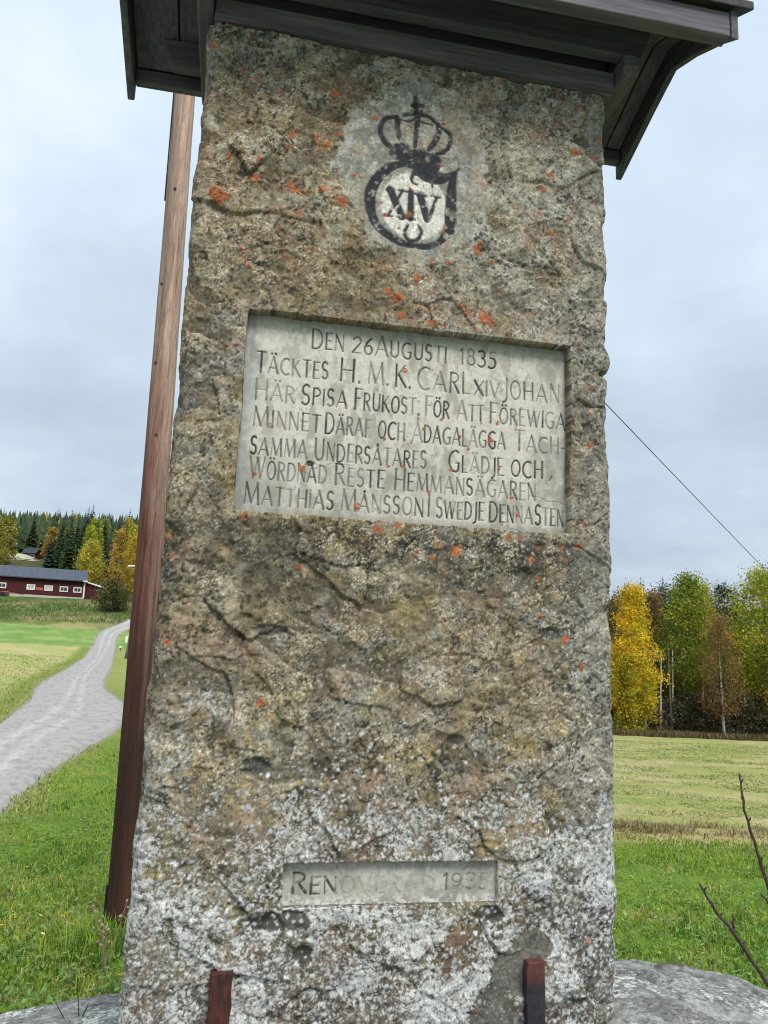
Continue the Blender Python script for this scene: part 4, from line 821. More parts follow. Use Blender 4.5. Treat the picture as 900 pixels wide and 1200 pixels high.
blades('meadow_grass', 80000, near_samp(1, 2.6, 13.4), gh, lambda x, y, g: gw(x, y, g) * 1.1, gcol, 'lush green grass behind the boulder', 2, .9, .6)
def mid_samp(g, n): x = g.uniform(-1.6, 2.2, n); y = g.uniform(2.8, 8, n); return x, y
blades('short_grass', 16000, mid_samp, gh, gw, gcol, 'short green grass directly behind the stone', 3, .9, .6)
def tall(x, y, g): return .10 + .16 * g.random(len(x))
def tuft(cx, cy, s): return lambda g, n: (cx + g.normal(0, s, n), cy + g.normal(0, s, n))
blades('tall_grass', 900, tuft(-1.66, 5.25, .13), tall, lambda x, y, g: .006 + .004 * g.random(len(x)), gcol, 'longer grass tuft round the foot of the wooden pole', 4, .8, .4)
blades('tall_grass', 1500, lambda g, n: (g.uniform(-2.6, -.7, n), 3.0 + g.random(n) * .35), lambda x, y, g: .05 + .10 * g.random(len(x)), lambda x, y, g: .005 + .004 * g.random(len(x)), gcol, 'ragged grass along the left rim of the boulder', 5, 1., .5)
def straw(x, y, g): m = len(x); c = np.ones((m, 3)) * np.array((.36, .27, .14)); c = mixc(c, (.16, .11, .06), (g.random(m) < .35) * .9); c = mixc(c, (.22, .27, .07), (g.random(m) < .2) * .9); return c * (.7 + .6 * g.random(m))[:, None]
blades('dry_grass', 16000, lambda g, n: (g.uniform(1.0, 11, n), 13.15 + g.normal(0, .33, n)), lambda x, y, g: .05 + .13 * g.random(len(x)) * (.3 + 1.2 * sm(.42, .62, fbm(x, y, .6, 3, 747))), lambda x, y, g: .012 + .010 * g.random(len(x)), straw, 'matted dry straw along the edge of the mown field', 6, 1.6, .7)
def field_c(x, y, g): m = len(x); c = np.ones((m, 3)) * np.array((.32, .335, .12)); n = fbm(x * .5, y, 2.2, 4, 707, .6); c = mixc(c, (.50, .44, .22), np.clip(sm(.42, .62, n) * g.random(m) * 1.7, 0, 1)); c = mixc(c, (.17, .24, .05), (g.random(m) < .3) * .8); c = mixc(c, (.19, .13, .08), (g.random(m) < .05) * .8); return c * (.75 + .5 * g.random(m))[:, None]
def fs(g, n): d = 13.2 * (60 / 13.2) ** (g.random(n) ** 1.1); return d * g.uniform(.24, .62, n), d
blades('field_stubble', 50000, fs, lambda x, y, g: (.020 + .03 * g.random(len(x))) * (1 + y / 60), lambda x, y, g: .006 + .0011 * y * (.6 + g.random(len(x))), field_c, 'yellow-green cut grass of the mown field', 7, 2.2, .7)
def brown(x, y, g): m = len(x); c = np.ones((m, 3)) * np.array((.15, .11, .05)); c = mixc(c, (.23, .18, .09), (g.random(m) < .3) * .8); c = mixc(c, (.08, .09, .03), (g.random(m) < .25) * .8); return c * (.7 + .6 * g.random(m))[:, None]
blades('dead_undergrowth', 22000, lambda g, n: (g.uniform(14, 58, n), g.uniform(75.5, 82, n)), lambda x, y, g: .25 + .55 * g.random(len(x)), lambda x, y, g: .05 + .07 * g.random(len(x)), brown, 'brown belt of dead tall grass at the forest edge', 8, .5, .4)
def bankc(x, y, g): m = len(x); c = np.ones((m, 3)) * np.array((.10, .15, .035)); c = mixc(c, (.30, .25, .13), sm(.48, .62, fbm(x, y, 4., 3, 751)) * (g.random(m) < .7)); return c * (.7 + .6 * g.random(m))[:, None]
blades('rough_grass', 14000, lambda g, n: (-g.uniform(24, 62, n), g.uniform(91, 106, n)), lambda x, y, g: .12 + .24 * g.random(len(x)), lambda x, y, g: .05 + .06 * g.random(len(x)), bankc, 'rough grassy bank below the red barn', 9, .7, .4)
def stubc(x, y, g): m = len(x); c = np.ones((m, 3)) * np.array((.30, .34, .09)); c = mixc(c, (.42, .37, .17), (g.random(m) < .35) * .8); return c * (.75 + .5 * g.random(m))[:, None]
def ls(g, n): d = 9 * (60 / 9) ** g.random(n); return -d * g.uniform(.40, .64, n), d
blades('stubble_grass', 26000, ls, lambda x, y, g: .05 + .06 * g.random(len(x)), lambda x, y, g: .008 + .0010 * y, stubc, 'cut grass of the field beyond the road', 10, 1.2, .6)
# broad-leaved clover and dandelion leaves, and fallen birch leaves
def leaflets(name, n, samp, size, cols, label, seed, flat=.6, up=.02):
    g = np.random.default_rng(seed); x, y = samp(g, n); rd, _ = road_dist(x, y); k = ~on_boulder(x, y) & (rd > .1); x = x[k]; y = y[k]; m = len(x)
    s = size * (.6 + .8 * g.random(m)); a = g.random(m) * 6.28; nx = g.normal(0, flat, m); ny = g.normal(0, flat, m); z = H(x, y) + up * (.5 + 1.5 * g.random(m))
    ux = np.stack([np.cos(a), np.sin(a), nx * .6], -1); vx = np.stack([-np.sin(a), np.cos(a), ny * .6], -1); c0 = np.stack([x, y, z], -1)
    P = np.stack([c0 - ux * s[:, None], c0 - vx * (s * .45)[:, None] + .2 * ux * s[:, None], c0 + ux * s[:, None], c0 + vx * (s * .45)[:, None] + .2 * ux * s[:, None]], 1)
    cc = np.array(cols)[g.integers(0, len(cols), m)] * (.7 + .6 * g.random(m))[:, None]; c = np.repeat(cc[:, None], 4, 1)
    o = link(name, mesh_np(name, P.reshape(-1, 3), np.arange(m * 4).reshape(-1, 4), c.reshape(-1, 3)), m_blade); tag(o, label, 'leaves', None, 'stuff'); return o
leaflets('broadleaf_weeds', 7000, near_samp(-1, 2.8, 9), .020, [(.12, .22, .05), (.17, .27, .08), (.09, .17, .04)], 'small broad-leaved weeds in the grass left of the stone', 11, .6, .045)
leaflets('broadleaf_weeds', 6000, near_samp(1, 2.8, 10), .022, [(.12, .24, .05), (.18, .29, .08), (.10, .19, .04)], 'small broad-leaved weeds in the lush grass right of the stone', 12, .6, .045)
leaflets('fallen_leaves', 330, near_samp(-1, 3.6, 12), .0165, [(.62, .48, .05), (.55, .36, .06), (.60, .55, .22)], 'scattered yellow birch leaves lying on the lawn', 13, .3, .065)
leaflets('fallen_leaves', 30, near_samp(1, 3.5, 11), .020, [(.65, .50, .05), (.5, .45, .15)], 'a few yellow leaves in the grass right of the stone', 14, .3, .06)

# ================================================================ poles and the line
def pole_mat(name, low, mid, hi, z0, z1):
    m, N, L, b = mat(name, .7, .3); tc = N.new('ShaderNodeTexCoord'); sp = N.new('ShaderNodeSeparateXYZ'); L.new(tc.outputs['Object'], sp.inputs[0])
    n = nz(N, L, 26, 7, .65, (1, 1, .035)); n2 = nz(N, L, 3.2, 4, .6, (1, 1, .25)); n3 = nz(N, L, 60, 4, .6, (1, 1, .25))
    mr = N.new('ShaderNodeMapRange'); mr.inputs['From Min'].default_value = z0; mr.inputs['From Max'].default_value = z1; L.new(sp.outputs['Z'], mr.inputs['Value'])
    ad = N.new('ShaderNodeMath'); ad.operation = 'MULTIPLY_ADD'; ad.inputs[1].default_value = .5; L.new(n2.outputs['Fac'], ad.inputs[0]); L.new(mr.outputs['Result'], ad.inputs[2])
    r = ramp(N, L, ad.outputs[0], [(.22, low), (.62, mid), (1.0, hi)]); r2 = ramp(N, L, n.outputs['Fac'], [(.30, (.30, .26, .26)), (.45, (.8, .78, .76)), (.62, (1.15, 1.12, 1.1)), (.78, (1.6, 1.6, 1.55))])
    lx = N.new('ShaderNodeMath'); lx.operation = 'MULTIPLY_ADD'; lx.inputs[1].default_value = .0216; L.new(sp.outputs['Z'], lx.inputs[0]); L.new(sp.outputs['X'], lx.inputs[2])
    ln = N.new('ShaderNodeMath'); ln.operation = 'MULTIPLY_ADD'; ln.inputs[1].default_value = .09; L.new(n2.outputs['Fac'], ln.inputs[0]); L.new(lx.outputs[0], ln.inputs[2])
    lm_ = N.new('ShaderNodeMapRange'); lm_.inputs['From Min'].default_value = .066; lm_.inputs['From Max'].default_value = .082; L.new(ln.outputs[0], lm_.inputs['Value'])
    wf = N.new('ShaderNodeMath'); wf.operation = 'MULTIPLY'; L.new(lm_.outputs['Result'], wf.inputs[0]); L.new(mr.outputs['Result'], wf.inputs[1])
    pale_side = N.new('ShaderNodeMix'); pale_side.data_type = 'RGBA'; L.new(wf.outputs[0], pale_side.inputs['Factor']); L.new(r.outputs['Color'], pale_side.inputs['A']); pale_side.inputs['B'].default_value = (*[c * 1.35 for c in hi], 1)  # paler tan on the pole's right side, stronger towards the top
    n4 = nz(N, L, 70, 8, .75, (1, 1, .10)); r4 = ramp(N, L, n4.outputs['Fac'], [(.30, (.42, .38, .36)), (.46, (.9, .9, .9)), (.56, (1.05,) * 3), (.72, (1.55, 1.5, 1.45))])
    L.new(mul(N, L, mul(N, L, pale_side.outputs['Result'], r2.outputs['Color']), r4.outputs['Color']), b.inputs['Base Color']); bump(N, L, b, n.outputs['Fac'], .7, .006); return m
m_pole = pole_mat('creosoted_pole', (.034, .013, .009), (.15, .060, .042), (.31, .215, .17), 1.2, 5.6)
P0 = Vector((-1.636, 5.56, -.35)); P1 = Vector((-1.782, 5.56, 7.65))
def utility_pole(p0, p1, r0, r1, label, mt, n=40):
    e_ = empty('utility_pole', (p0.x, p0.y, float(H(p0.x, p0.y)))); V = []; nr = 60; rg = random.Random(int(p0.x * 10)); d = p1 - p0
    tw = [rg.uniform(0, 6.28) for _ in range(3)]
    for i in range(nr + 1):
        t = i / nr; c = p0 + d * t - e_.location; r = r0 + (r1 - r0) * t
        for k in range(n):
            a = 2 * math.pi * k / n; rr = r * (1 + .012 * math.sin(3 * a + tw[0] + t * 2) + .008 * math.sin(9 * a + tw[1] + 3 * t) + .006 * math.sin(t * 60 + tw[2]))
            crk = abs(((a - (4.95 + .10 * math.sin(t * 5))) + math.pi) % (2 * math.pi) - math.pi)
            if crk < .09 and t > .25: rr -= r * .07
            V.append((c.x + rr * math.cos(a), c.y + rr * math.sin(a), c.z))
    F = [tuple(int(q) for q in f) for f in grid_faces(nr + 1, n, True)] + [tuple(range(n - 1, -1, -1)), tuple(nr * n + k for k in range(n))]
    o = link('pole_shaft', pymesh('pole_shaft', V, F, True), mt, e_); tag(e_, label, 'utility pole'); return e_
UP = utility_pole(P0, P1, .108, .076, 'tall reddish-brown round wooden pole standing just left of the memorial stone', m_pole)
m_metal = noise_mat('galvanised_metal', [(.3, (.16, .16, .16)), (.7, (.32, .32, .33))], 30, 3, None, .45, .1, .001); m_black = noise_mat('black_cable', [(.3, (.012, .012, .013)), (.7, (.03, .03, .03))], 20, 2, None, .5, 0)
m_hole = noise_mat('old_peg_wood', [(.3, (.03, .02, .016)), (.7, (.10, .06, .045))], 60, 3, None, .8, .3, .001)
ax = (P1 - P0) / (P1.z - P0.z)
def on_pole(z, ang, out_=0):
    t = (z - P0.z) / (P1.z - P0.z); c = P0 + (P1 - P0) * t; r = .108 + (.076 - .108) * t + out_; return Vector((c.x + r * math.cos(R(ang)), c.y + r * math.sin(R(ang)), z)) - UP.location
for z, a_ in ((5.42, -88), (3.98, -118), (3.42, -86), (4.62, -120)):
    p = on_pole(z, a_, -.006); q = on_pole(z, a_, .005); MB().tube([p, q], [.012, .010], 10).build('peg', m_hole, UP)
MB().tube([on_pole(z, -168 - 6 * math.sin(z), .006) for z in np.linspace(5.35, 7.4, 14)], .006, 6).build('earth_wire', m_black, UP)
MB().tube([on_pole(z, -172, .008) for z in np.linspace(-.05, .30, 8)], .010, 6).build('cable_guard', m_black, UP)
MB().tube([on_pole(7.28, -60, .0), on_pole(7.28, -60, .10)], .012, 8).build('hook', m_metal, UP)
WS = on_pole(7.28, -60, .10) + UP.location
P2 = Vector((37.3, 60.2, float(H(37.3, 60.2)) - .6)); P3 = Vector((37.2, 60.0, 2.6)); 
UP2 = utility_pole(P2, P3, .12, .09, 'short wooden pole in the mown field carrying the far end of the wire', m_pole, 16)
WE = Vector((37.19, 60.0, 2.25))
MB().tube([WS + (WE - WS) * t - Vector((0, 0, .25 * 4 * t * (1 - t) * .4)) for t in [k / 40 for k in range(41)]], [.0075 + .006 * k / 40 for k in range(41)], 6).build('overhead_wire', m_black)
tag(bpy.data.objects['overhead_wire'], 'single dark overhead wire sloping down to the right behind the stone', 'wire')

# leaning old pole far up the road, with a street lamp and letter boxes beside it
m_grey = pole_mat('greyed_pole', (.06, .05, .045), (.14, .12, .105), (.22, .20, .18), 0, 5)
q0 = Vector((-19.75, 60, .6)); FP = utility_pole(Vector((-19.35, 60, .2)), Vector((-18.8, 60, 5.2)), .14, .10, 'distant grey weathered pole leaning beside the gravel road', m_grey, 12)
b_ = MB(); b_.box(-.08, .08, -.17, -.13, 1.2, 1.7); b_.build('white_notice', plain('white_board', (.7, .7, .68)), FP); b_ = MB(); b_.box(-.05, .05, -.17, -.13, 2.7, 2.95); b_.build('white_notice', plain('white_board_b', (.6, .62, .62)), FP)
LP = empty('street_lamp', (-18.9, 63, float(H(-18.9, 63)))); tag(LP, 'distant street lamp with a curved arm showing just left of the reddish pole', 'street lamp')
MB().tube([(0, 0, -.3), (0, 0, 6.6)], [.08, .05], 10).build('lamp_post', m_metal, LP)
MB().tube([(0, 0, 6.55), (-.35, 0, 6.95), (-.9, 0, 7.2), (-1.35, 0, 7.22)], .03, 8).build('lamp_arm', m_metal, LP)
b_ = MB(); b_.hexa([(-1.95, -.13, 7.12), (-1.3, -.09, 7.16), (-1.3, .09, 7.16), (-1.95, .13, 7.12), (-1.90, -.08, 7.24), (-1.3, -.05, 7.27), (-1.3, .05, 7.27), (-1.90, .08, 7.24)]); b_.build('lamp_head', plain('lamp_enamel', (.55, .56, .55)), LP, bevel=.02)
MBX = empty('letter_box', (-22.1, 67.0, float(H(-22.1, 67.0)))); MBX.scale = (.55, .55, .55); tag(MBX, 'low white roadside marker post on the verge, left of the distant leaning pole', 'marker')
b_ = MB(); b_.box(-.05, .05, -.05, .05, -.1, .5); b_.build('post', m_grey, MBX); b_ = MB(); b_.prism([(-.15, .42), (.15, .42), (.15, .62), (.08, .70), (-.08, .70), (-.15, .62)], -.18, .18); b_.build('box_body', plain('white_box', (.62, .62, .58)), MBX, bevel=.01)
MBX.name = 'roadside_marker'

# ================================================================ farm
m_red = noise_mat('falu_red_boards', [(.3, (.040, .009, .011)), (.55, (.065, .014, .016)), (.8, (.09, .020, .022))], 14, 5, (4, 4, .15), .85, .3, .01)
m_roofm = noise_mat('blue_grey_sheet_roof', [(.3, (.040, .050, .070)), (.7, (.065, .078, .10))], 1.3, 4, (1, 3, 1), .5, .1, .01); m_white = plain('white_trim', (.66, .65, .60)); m_dark = plain('dark_glass', (.03, .035, .05), .15, .5); m_curt = plain('pale_pane', (.45, .42, .36)); m_found = plain('pale_foundation', (.45, .42, .36))
m_rail = plain('light_red_boards', (.42, .10, .06))
A = Vector((-67.8, 106.8, 7.95)); Bq = Vector((-44.66, 116.3, 7.95)); dl = (Bq - A).length; rz = math.atan2(Bq.y - A.y, Bq.x - A.x)
BN = empty('red_barn', A, rz); tag(BN, 'long dark red barn with a blue-grey roof at the far end of the road', 'barn')
dpt = 8.0
b_ = MB(); b_.box(0, dl, 0, dpt, .45, 3.0); b_.prism([(0, 3.0), (dpt, 3.0), (dpt / 2, 4.65)], 0, dl); b_.build('wall', m_red, BN)
MB().box(-.02, dl + .02, -.06, dpt + .02, -1.2, .44).build('foundation', m_found, BN)
rf = MB(); s_ = 1.65 / 4.0
for sgn, y0 in ((1, -.5), (-1, dpt + .5)):
    rf.hexa([(-.3, y0, 3.03 - .5 * s_), (dl + .35, y0, 3.03 - .5 * s_), (dl + .35, dpt / 2, 4.70), (-.3, dpt / 2, 4.70), (-.3, y0, 3.17 - .5 * s_), (dl + .35, y0, 3.17 - .5 * s_), (dl + .35, dpt / 2, 4.84), (-.3, dpt / 2, 4.84)])
ro = rf.build('roof', m_roofm, BN)
for k in range(int(dl / .9)):
    x = .2 + k * .9; MB().hexa([(x, -.5, 3.175 - .5 * s_), (x + .05, -.5, 3.175 - .5 * s_), (x + .05, 3.9, 4.79), (x, 3.9, 4.79), (x, -.5, 3.22 - .5 * s_), (x + .05, -.5, 3.22 - .5 * s_), (x + .05, 3.9, 4.84), (x, 3.9, 4.84)]).build('roof_seam', m_roofm, ro)
MB().box(dl - .16, dl + .05, -.07, .1, .45, 3.0).build('corner_board', m_white, BN)
MB().box(dl - .3, dl + .36, -.54, -.50, 2.78, 2.98).build('fascia_end', m_white, BN)
def window(parent, x, z, wd, hg, pane, y=-.0):
    f = MB(); t = .14
    f.box(x, x + wd, y - .07, y + .02, z, z + t); f.box(x, x + wd, y - .07, y + .02, z + hg - t, z + hg); f.box(x, x + t, y - .069, y + .02, z + t, z + hg - t); f.box(x + wd - t, x + wd, y - .069, y + .02, z + t, z + hg - t)
    o = f.build('window', m_white, parent); MB().box(x + t, x + wd - t, y - .03, y + .01, z + t, z + hg - t).build('pane', pane, o)
    MB().box(x + wd / 2 - .03, x + wd / 2 + .03, y - .05, y - .031, z + t, z + hg - t).build('mullion', m_white, o); return o
for xr, pn in ((dl - 1.55, m_dark), (dl - 3.45, m_dark), (dl - 5.55, m_curt), (dl - 7.95, m_curt), (dl - 11.8, m_dark), (dl - 16, m_curt), (dl - 20, m_dark)):
    window(BN, xr, 1.15, 1.15, .80, pn)
MB().box(dl - 6.7, dl - 5.75, -.09, -.01, 1.15, 1.55).build('light_red_hatch', m_rail, BN)
AN = MB(); AN.hexa([(0, .3, -1.5), (2.9, .3, -1.5), (2.9, 6, -1.5), (0, 6, -1.5), (0, .3, 2.75), (2.9, .3, 1.95), (2.9, 6, 1.95), (0, 6, 2.75)]); 
an = AN.build('annex_wall', m_red, BN, (dl + .01, 0, 0), -R(18)); an['label'] = 'low lean-to wing at the right end of the barn'
MB().hexa([(0, .0, 2.76), (3.2, .0, 1.88), (3.2, 6.2, 1.88), (0, 6.2, 2.76), (0, .0, 2.94), (3.2, .0, 2.06), (3.2, 6.2, 2.06), (0, 6.2, 2.94)]).build('annex_roof', m_white, BN, (dl + .01, 0, 0), -R(18))
# farm machine parked along the barn wall
FM = empty('farm_trailer', A + Vector((math.cos(rz) * (dl - 13.5) + 1.6 * math.sin(rz), math.sin(rz) * (dl - 13.5) - 1.6 * math.cos(rz), .05)), rz); tag(FM, 'low faded-red farm trailer parked against the barn wall', 'trailer')
gz = float(H(FM.location.x, FM.location.y)) - FM.location.z
m_fr = plain('faded_red_paint', (.30, .12, .09)); MB().box(0, 3.4, 0, 1.4, gz + .6, gz + .75).build('bed', m_fr, FM); MB().box(0, .08, 0, 1.4, gz + .75, gz + 1.25).build('end_board', m_fr, FM); MB().hexa([(3.4, .6, gz + .6), (5.4, .66, gz + .35), (5.4, .74, gz + .35), (3.4, .8, gz + .6), (3.4, .6, gz + .7), (5.4, .66, gz + .45), (5.4, .74, gz + .45), (3.4, .8, gz + .7)]).build('drawbar', m_fr, FM)
for xx in (.8, 2.3):
    for yy in (-.12, 1.32): MB().tube([(xx, yy, gz + .35), (xx, yy + .2, gz + .35)], .36, 16).build('wheel', m_black, FM)
# little red cottage on its rock above the barn
hx, hy = -101.6, 220.; hz = 23.9
CT = empty('red_cottage', (hx - 1.7, hy, hz), R(-6)); tag(CT, 'tiny dark red cottage with two white windows on a rock above the barn', 'cottage')
b_ = MB(); b_.box(0, 3.9, 0, 4, .5, 2.5); b_.prism([(0, 2.5), (4, 2.5), (2, 4.0)], 0, 3.9); b_.build('wall', m_red, CT); MB().box(-.15, 4.0, -.25, 4, -.2, .5).build('foundation', m_white, CT)
b_ = MB(); b_.hexa([(-.3, -.4, 2.25), (4.2, -.4, 2.25), (4.2, 2, 4.05), (-.3, 2, 4.05), (-.3, -.4, 2.4), (4.2, -.4, 2.4), (4.2, 2, 4.2), (-.3, 2, 4.2)]); b_.hexa([(-.3, 4.4, 2.25), (4.2, 4.4, 2.25), (4.2, 2, 4.05), (-.3, 2, 4.05), (-.3, 4.4, 2.4), (4.2, 4.4, 2.4), (4.2, 2, 4.2), (-.3, 2, 4.2)]); b_.build('roof', plain('dark_roof', (.03, .035, .05)), CT)
window(CT, .25, 1.15, 1.5, .95, m_dark); window(CT, 2.15, 1.15, 1.5, .95, m_dark)
def rock(name, loc, sx, sy, sz, seed, m, label, cat):
    bm = bmesh.new(); bmesh.ops.create_icosphere(bm, subdivisions=5, radius=1)
    P = np.array([v.co[:] for v in bm.verts]); d = 1 + .5 * (fbm(P[:, 0] + P[:, 2] * .7, P[:, 1] - P[:, 2] * .5, .8, 4, seed) - .5) + .25 * (fbm(P[:, 0] - P[:, 2], P[:, 1] + P[:, 2], .25, 3, seed + 3) - .5)
    for v, k in zip(bm.verts, d): v.co = (v.co.x * sx * k, v.co.y * sy * k, v.co.z * sz * k)
    me = bpy.data.meshes.new(name); bm.to_mesh(me); bm.free(); o = link(name, me, m, None, loc); tag(o, label, cat); return o
m_outc = noise_mat('pale_outcrop', [(.3, (.10, .12, .05)), (.5, (.34, .35, .24)), (.7, (.50, .48, .36))], .55, 6, None, .95, .6, .1)
rock('rock_outcrop', (-98.2, 207, 22.55), 5.2, 3.0, 1.9, 771, m_outc, 'pale mossy rock outcrop under the tiny cottage', 'rock')

# ================================================================ trees
m_bark = noise_mat('grey_bark', [(.3, (.05, .045, .04)), (.7, (.17, .16, .145))], 3, 5, (1, 1, .3), .9, .5, .02); m_birch = noise_mat('birch_bark', [(.36, (.06, .055, .05)), (.44, (.42, .41, .38)), (.8, (.62, .61, .57))], 1.6, 6, (1, 1, 2.2), .8, .3, .01)
m_limb = noise_mat('dark_limbs', [(.3, (.035, .028, .022)), (.7, (.10, .085, .07))], 3, 3, None, .9, 0)
def crown_profile(kind, t):
    if kind == 'birch': return (np.sin(np.pi * np.clip(t, 0, 1) ** .62) ** .8) * (1 - .35 * t) + .10
    if kind == 'cone': return (1 - t) ** .7 * np.clip(t * 6, 0, 1) + .04
    return np.sin(np.pi * np.clip(t, .02, 1) ** .8) ** .6 + .05
def deciduous_mesh(h, rad, base, kind, cols, seed, nl, leaf, nclump=70, gap=.25, birch=False, bare=0.):
    g = np.random.default_rng(seed); rg = random.Random(seed)
    # trunk and limbs
    tb = MB(); bend = [(0, 0)]
    for k in range(8): bend.append((bend[-1][0] + rg.uniform(-.02, .02) * h / 8 * 2, bend[-1][1] + rg.uniform(-.02, .02) * h / 8 * 2))
    tp = [Vector((bend[k][0], bend[k][1], h * .96 * k / 8 - (.3 if k == 0 else 0))) for k in range(9)]; r0 = .010 * h + .02
    tb.tube(tp, [r0 * (1 - .92 * k / 8) + .012 for k in range(9)], 7); ntf = len(tb.F)
    at = lambda z: (np.interp(z, [p.z for p in tp], [p.x for p in tp]), np.interp(z, [p.z for p in tp], [p.y for p in tp]))
    C0 = []; n = nclump
    for k in range(n):
        t = (k + rg.random()) / n; z = h * (base + (1 - base) * t ** 1.0); rr = rad * float(crown_profile(kind, np.array(t))) * rg.uniform(.35, 1.05); a = k * 2.399 + rg.uniform(-.5, .5); x0, y0 = at(z * .93)
        p = Vector((x0 + rr * math.cos(a), y0 + rr * math.sin(a), z)); C0.append((p, rr)); zb = max(h * base * .8, z - rr * rg.uniform(.5, 1.0)); xb, yb = at(zb)
        if k % (1 if bare else 2) == 0: tb.tube([(xb, yb, zb), ((xb + p.x) / 2, (yb + p.y) / 2, zb + (z - zb) * .62), p], [r0 * .28 * (1 - t) + .012, r0 * .18 * (1 - t) + .010, .008], 4)
    # leaves
    per = nl // n; Ps = []; Cs = []
    for p, rr in C0:
        m = int(per * rg.uniform(.5, 1.4)); s = rad * rg.uniform(.20, .36); q = g.normal(0, 1, (m, 3)) * np.array([s, s, s * .75]) * .62 + np.array(p); q[:, 2] -= np.abs(g.normal(0, s * .3, m))
        cc = np.array(cols[rg.randrange(len(cols))]) * rg.uniform(.62, 1.2); c = cc * (.80 + .4 * g.random((m, 1))) ; other = np.array(cols[rg.randrange(len(cols))]); k_ = g.random((m, 1)) < .16; c = np.where(k_, other * (.8 + .4 * g.random((m, 1))), c)
        Ps.append(q); Cs.append(c)
    q = np.vstack(Ps); c = np.vstack(Cs); m = len(q); u = g.normal(0, 1, (m, 3)); u /= np.linalg.norm(u, axis=1)[:, None]; w_ = np.cross(u, g.normal(0, 1, (m, 3))); w_ /= np.linalg.norm(w_, axis=1)[:, None]
    sz = leaf * (.55 + .9 * g.random((m, 1))); V = np.stack([q - u * sz, q + w_ * sz * .6, q + u * sz, q - w_ * sz * .6], 1).reshape(-1, 3)
    cm_ = mesh_np('crown', V, np.arange(m * 4).reshape(-1, 4), np.repeat(c[:, None], 4, 1).reshape(-1, 3))
    tm = pymesh('trunk', tb.V, tb.F, True); tm.materials.append(m_birch if birch else m_bark); tm.materials.append(m_limb); tm.polygons.foreach_set('material_index', [0] * ntf + [1] * (len(tb.F) - ntf)); return tm, cm_
def plant_tree(name, cat, x, y, label, meshes, barkm, rz=0, s=1, group=None, sink=0):
    e_ = empty(name, (x, y, float(H(x, y)) - sink), rz); e_.scale = (s, s, s); tag(e_, label, cat, group)
    link('trunk', meshes[0], barkm, e_); link('crown', meshes[1], m_leaf, e_); return e_
YEL = [(.80, .56, .03), (.72, .44, .02), (.82, .62, .06), (.50, .42, .03)]
YG = [(.48, .48, .045), (.36, .40, .035), (.56, .50, .05), (.26, .33, .03)]
GRN = [(.20, .27, .025), (.26, .32, .03), (.14, .20, .02), (.36, .36, .04)]
BRN = [(.26, .15, .055), (.32, .18, .055), (.19, .12, .05), (.28, .19, .06)]
ORG = [(.50, .31, .05), (.43, .25, .05), (.56, .40, .07), (.32, .26, .05)]
OLV = [(.30, .29, .05), (.22, .24, .045), (.36, .32, .06)]
DKG = [(.05, .075, .02), (.08, .10, .025), (.035, .055, .018), (.12, .12, .03)]
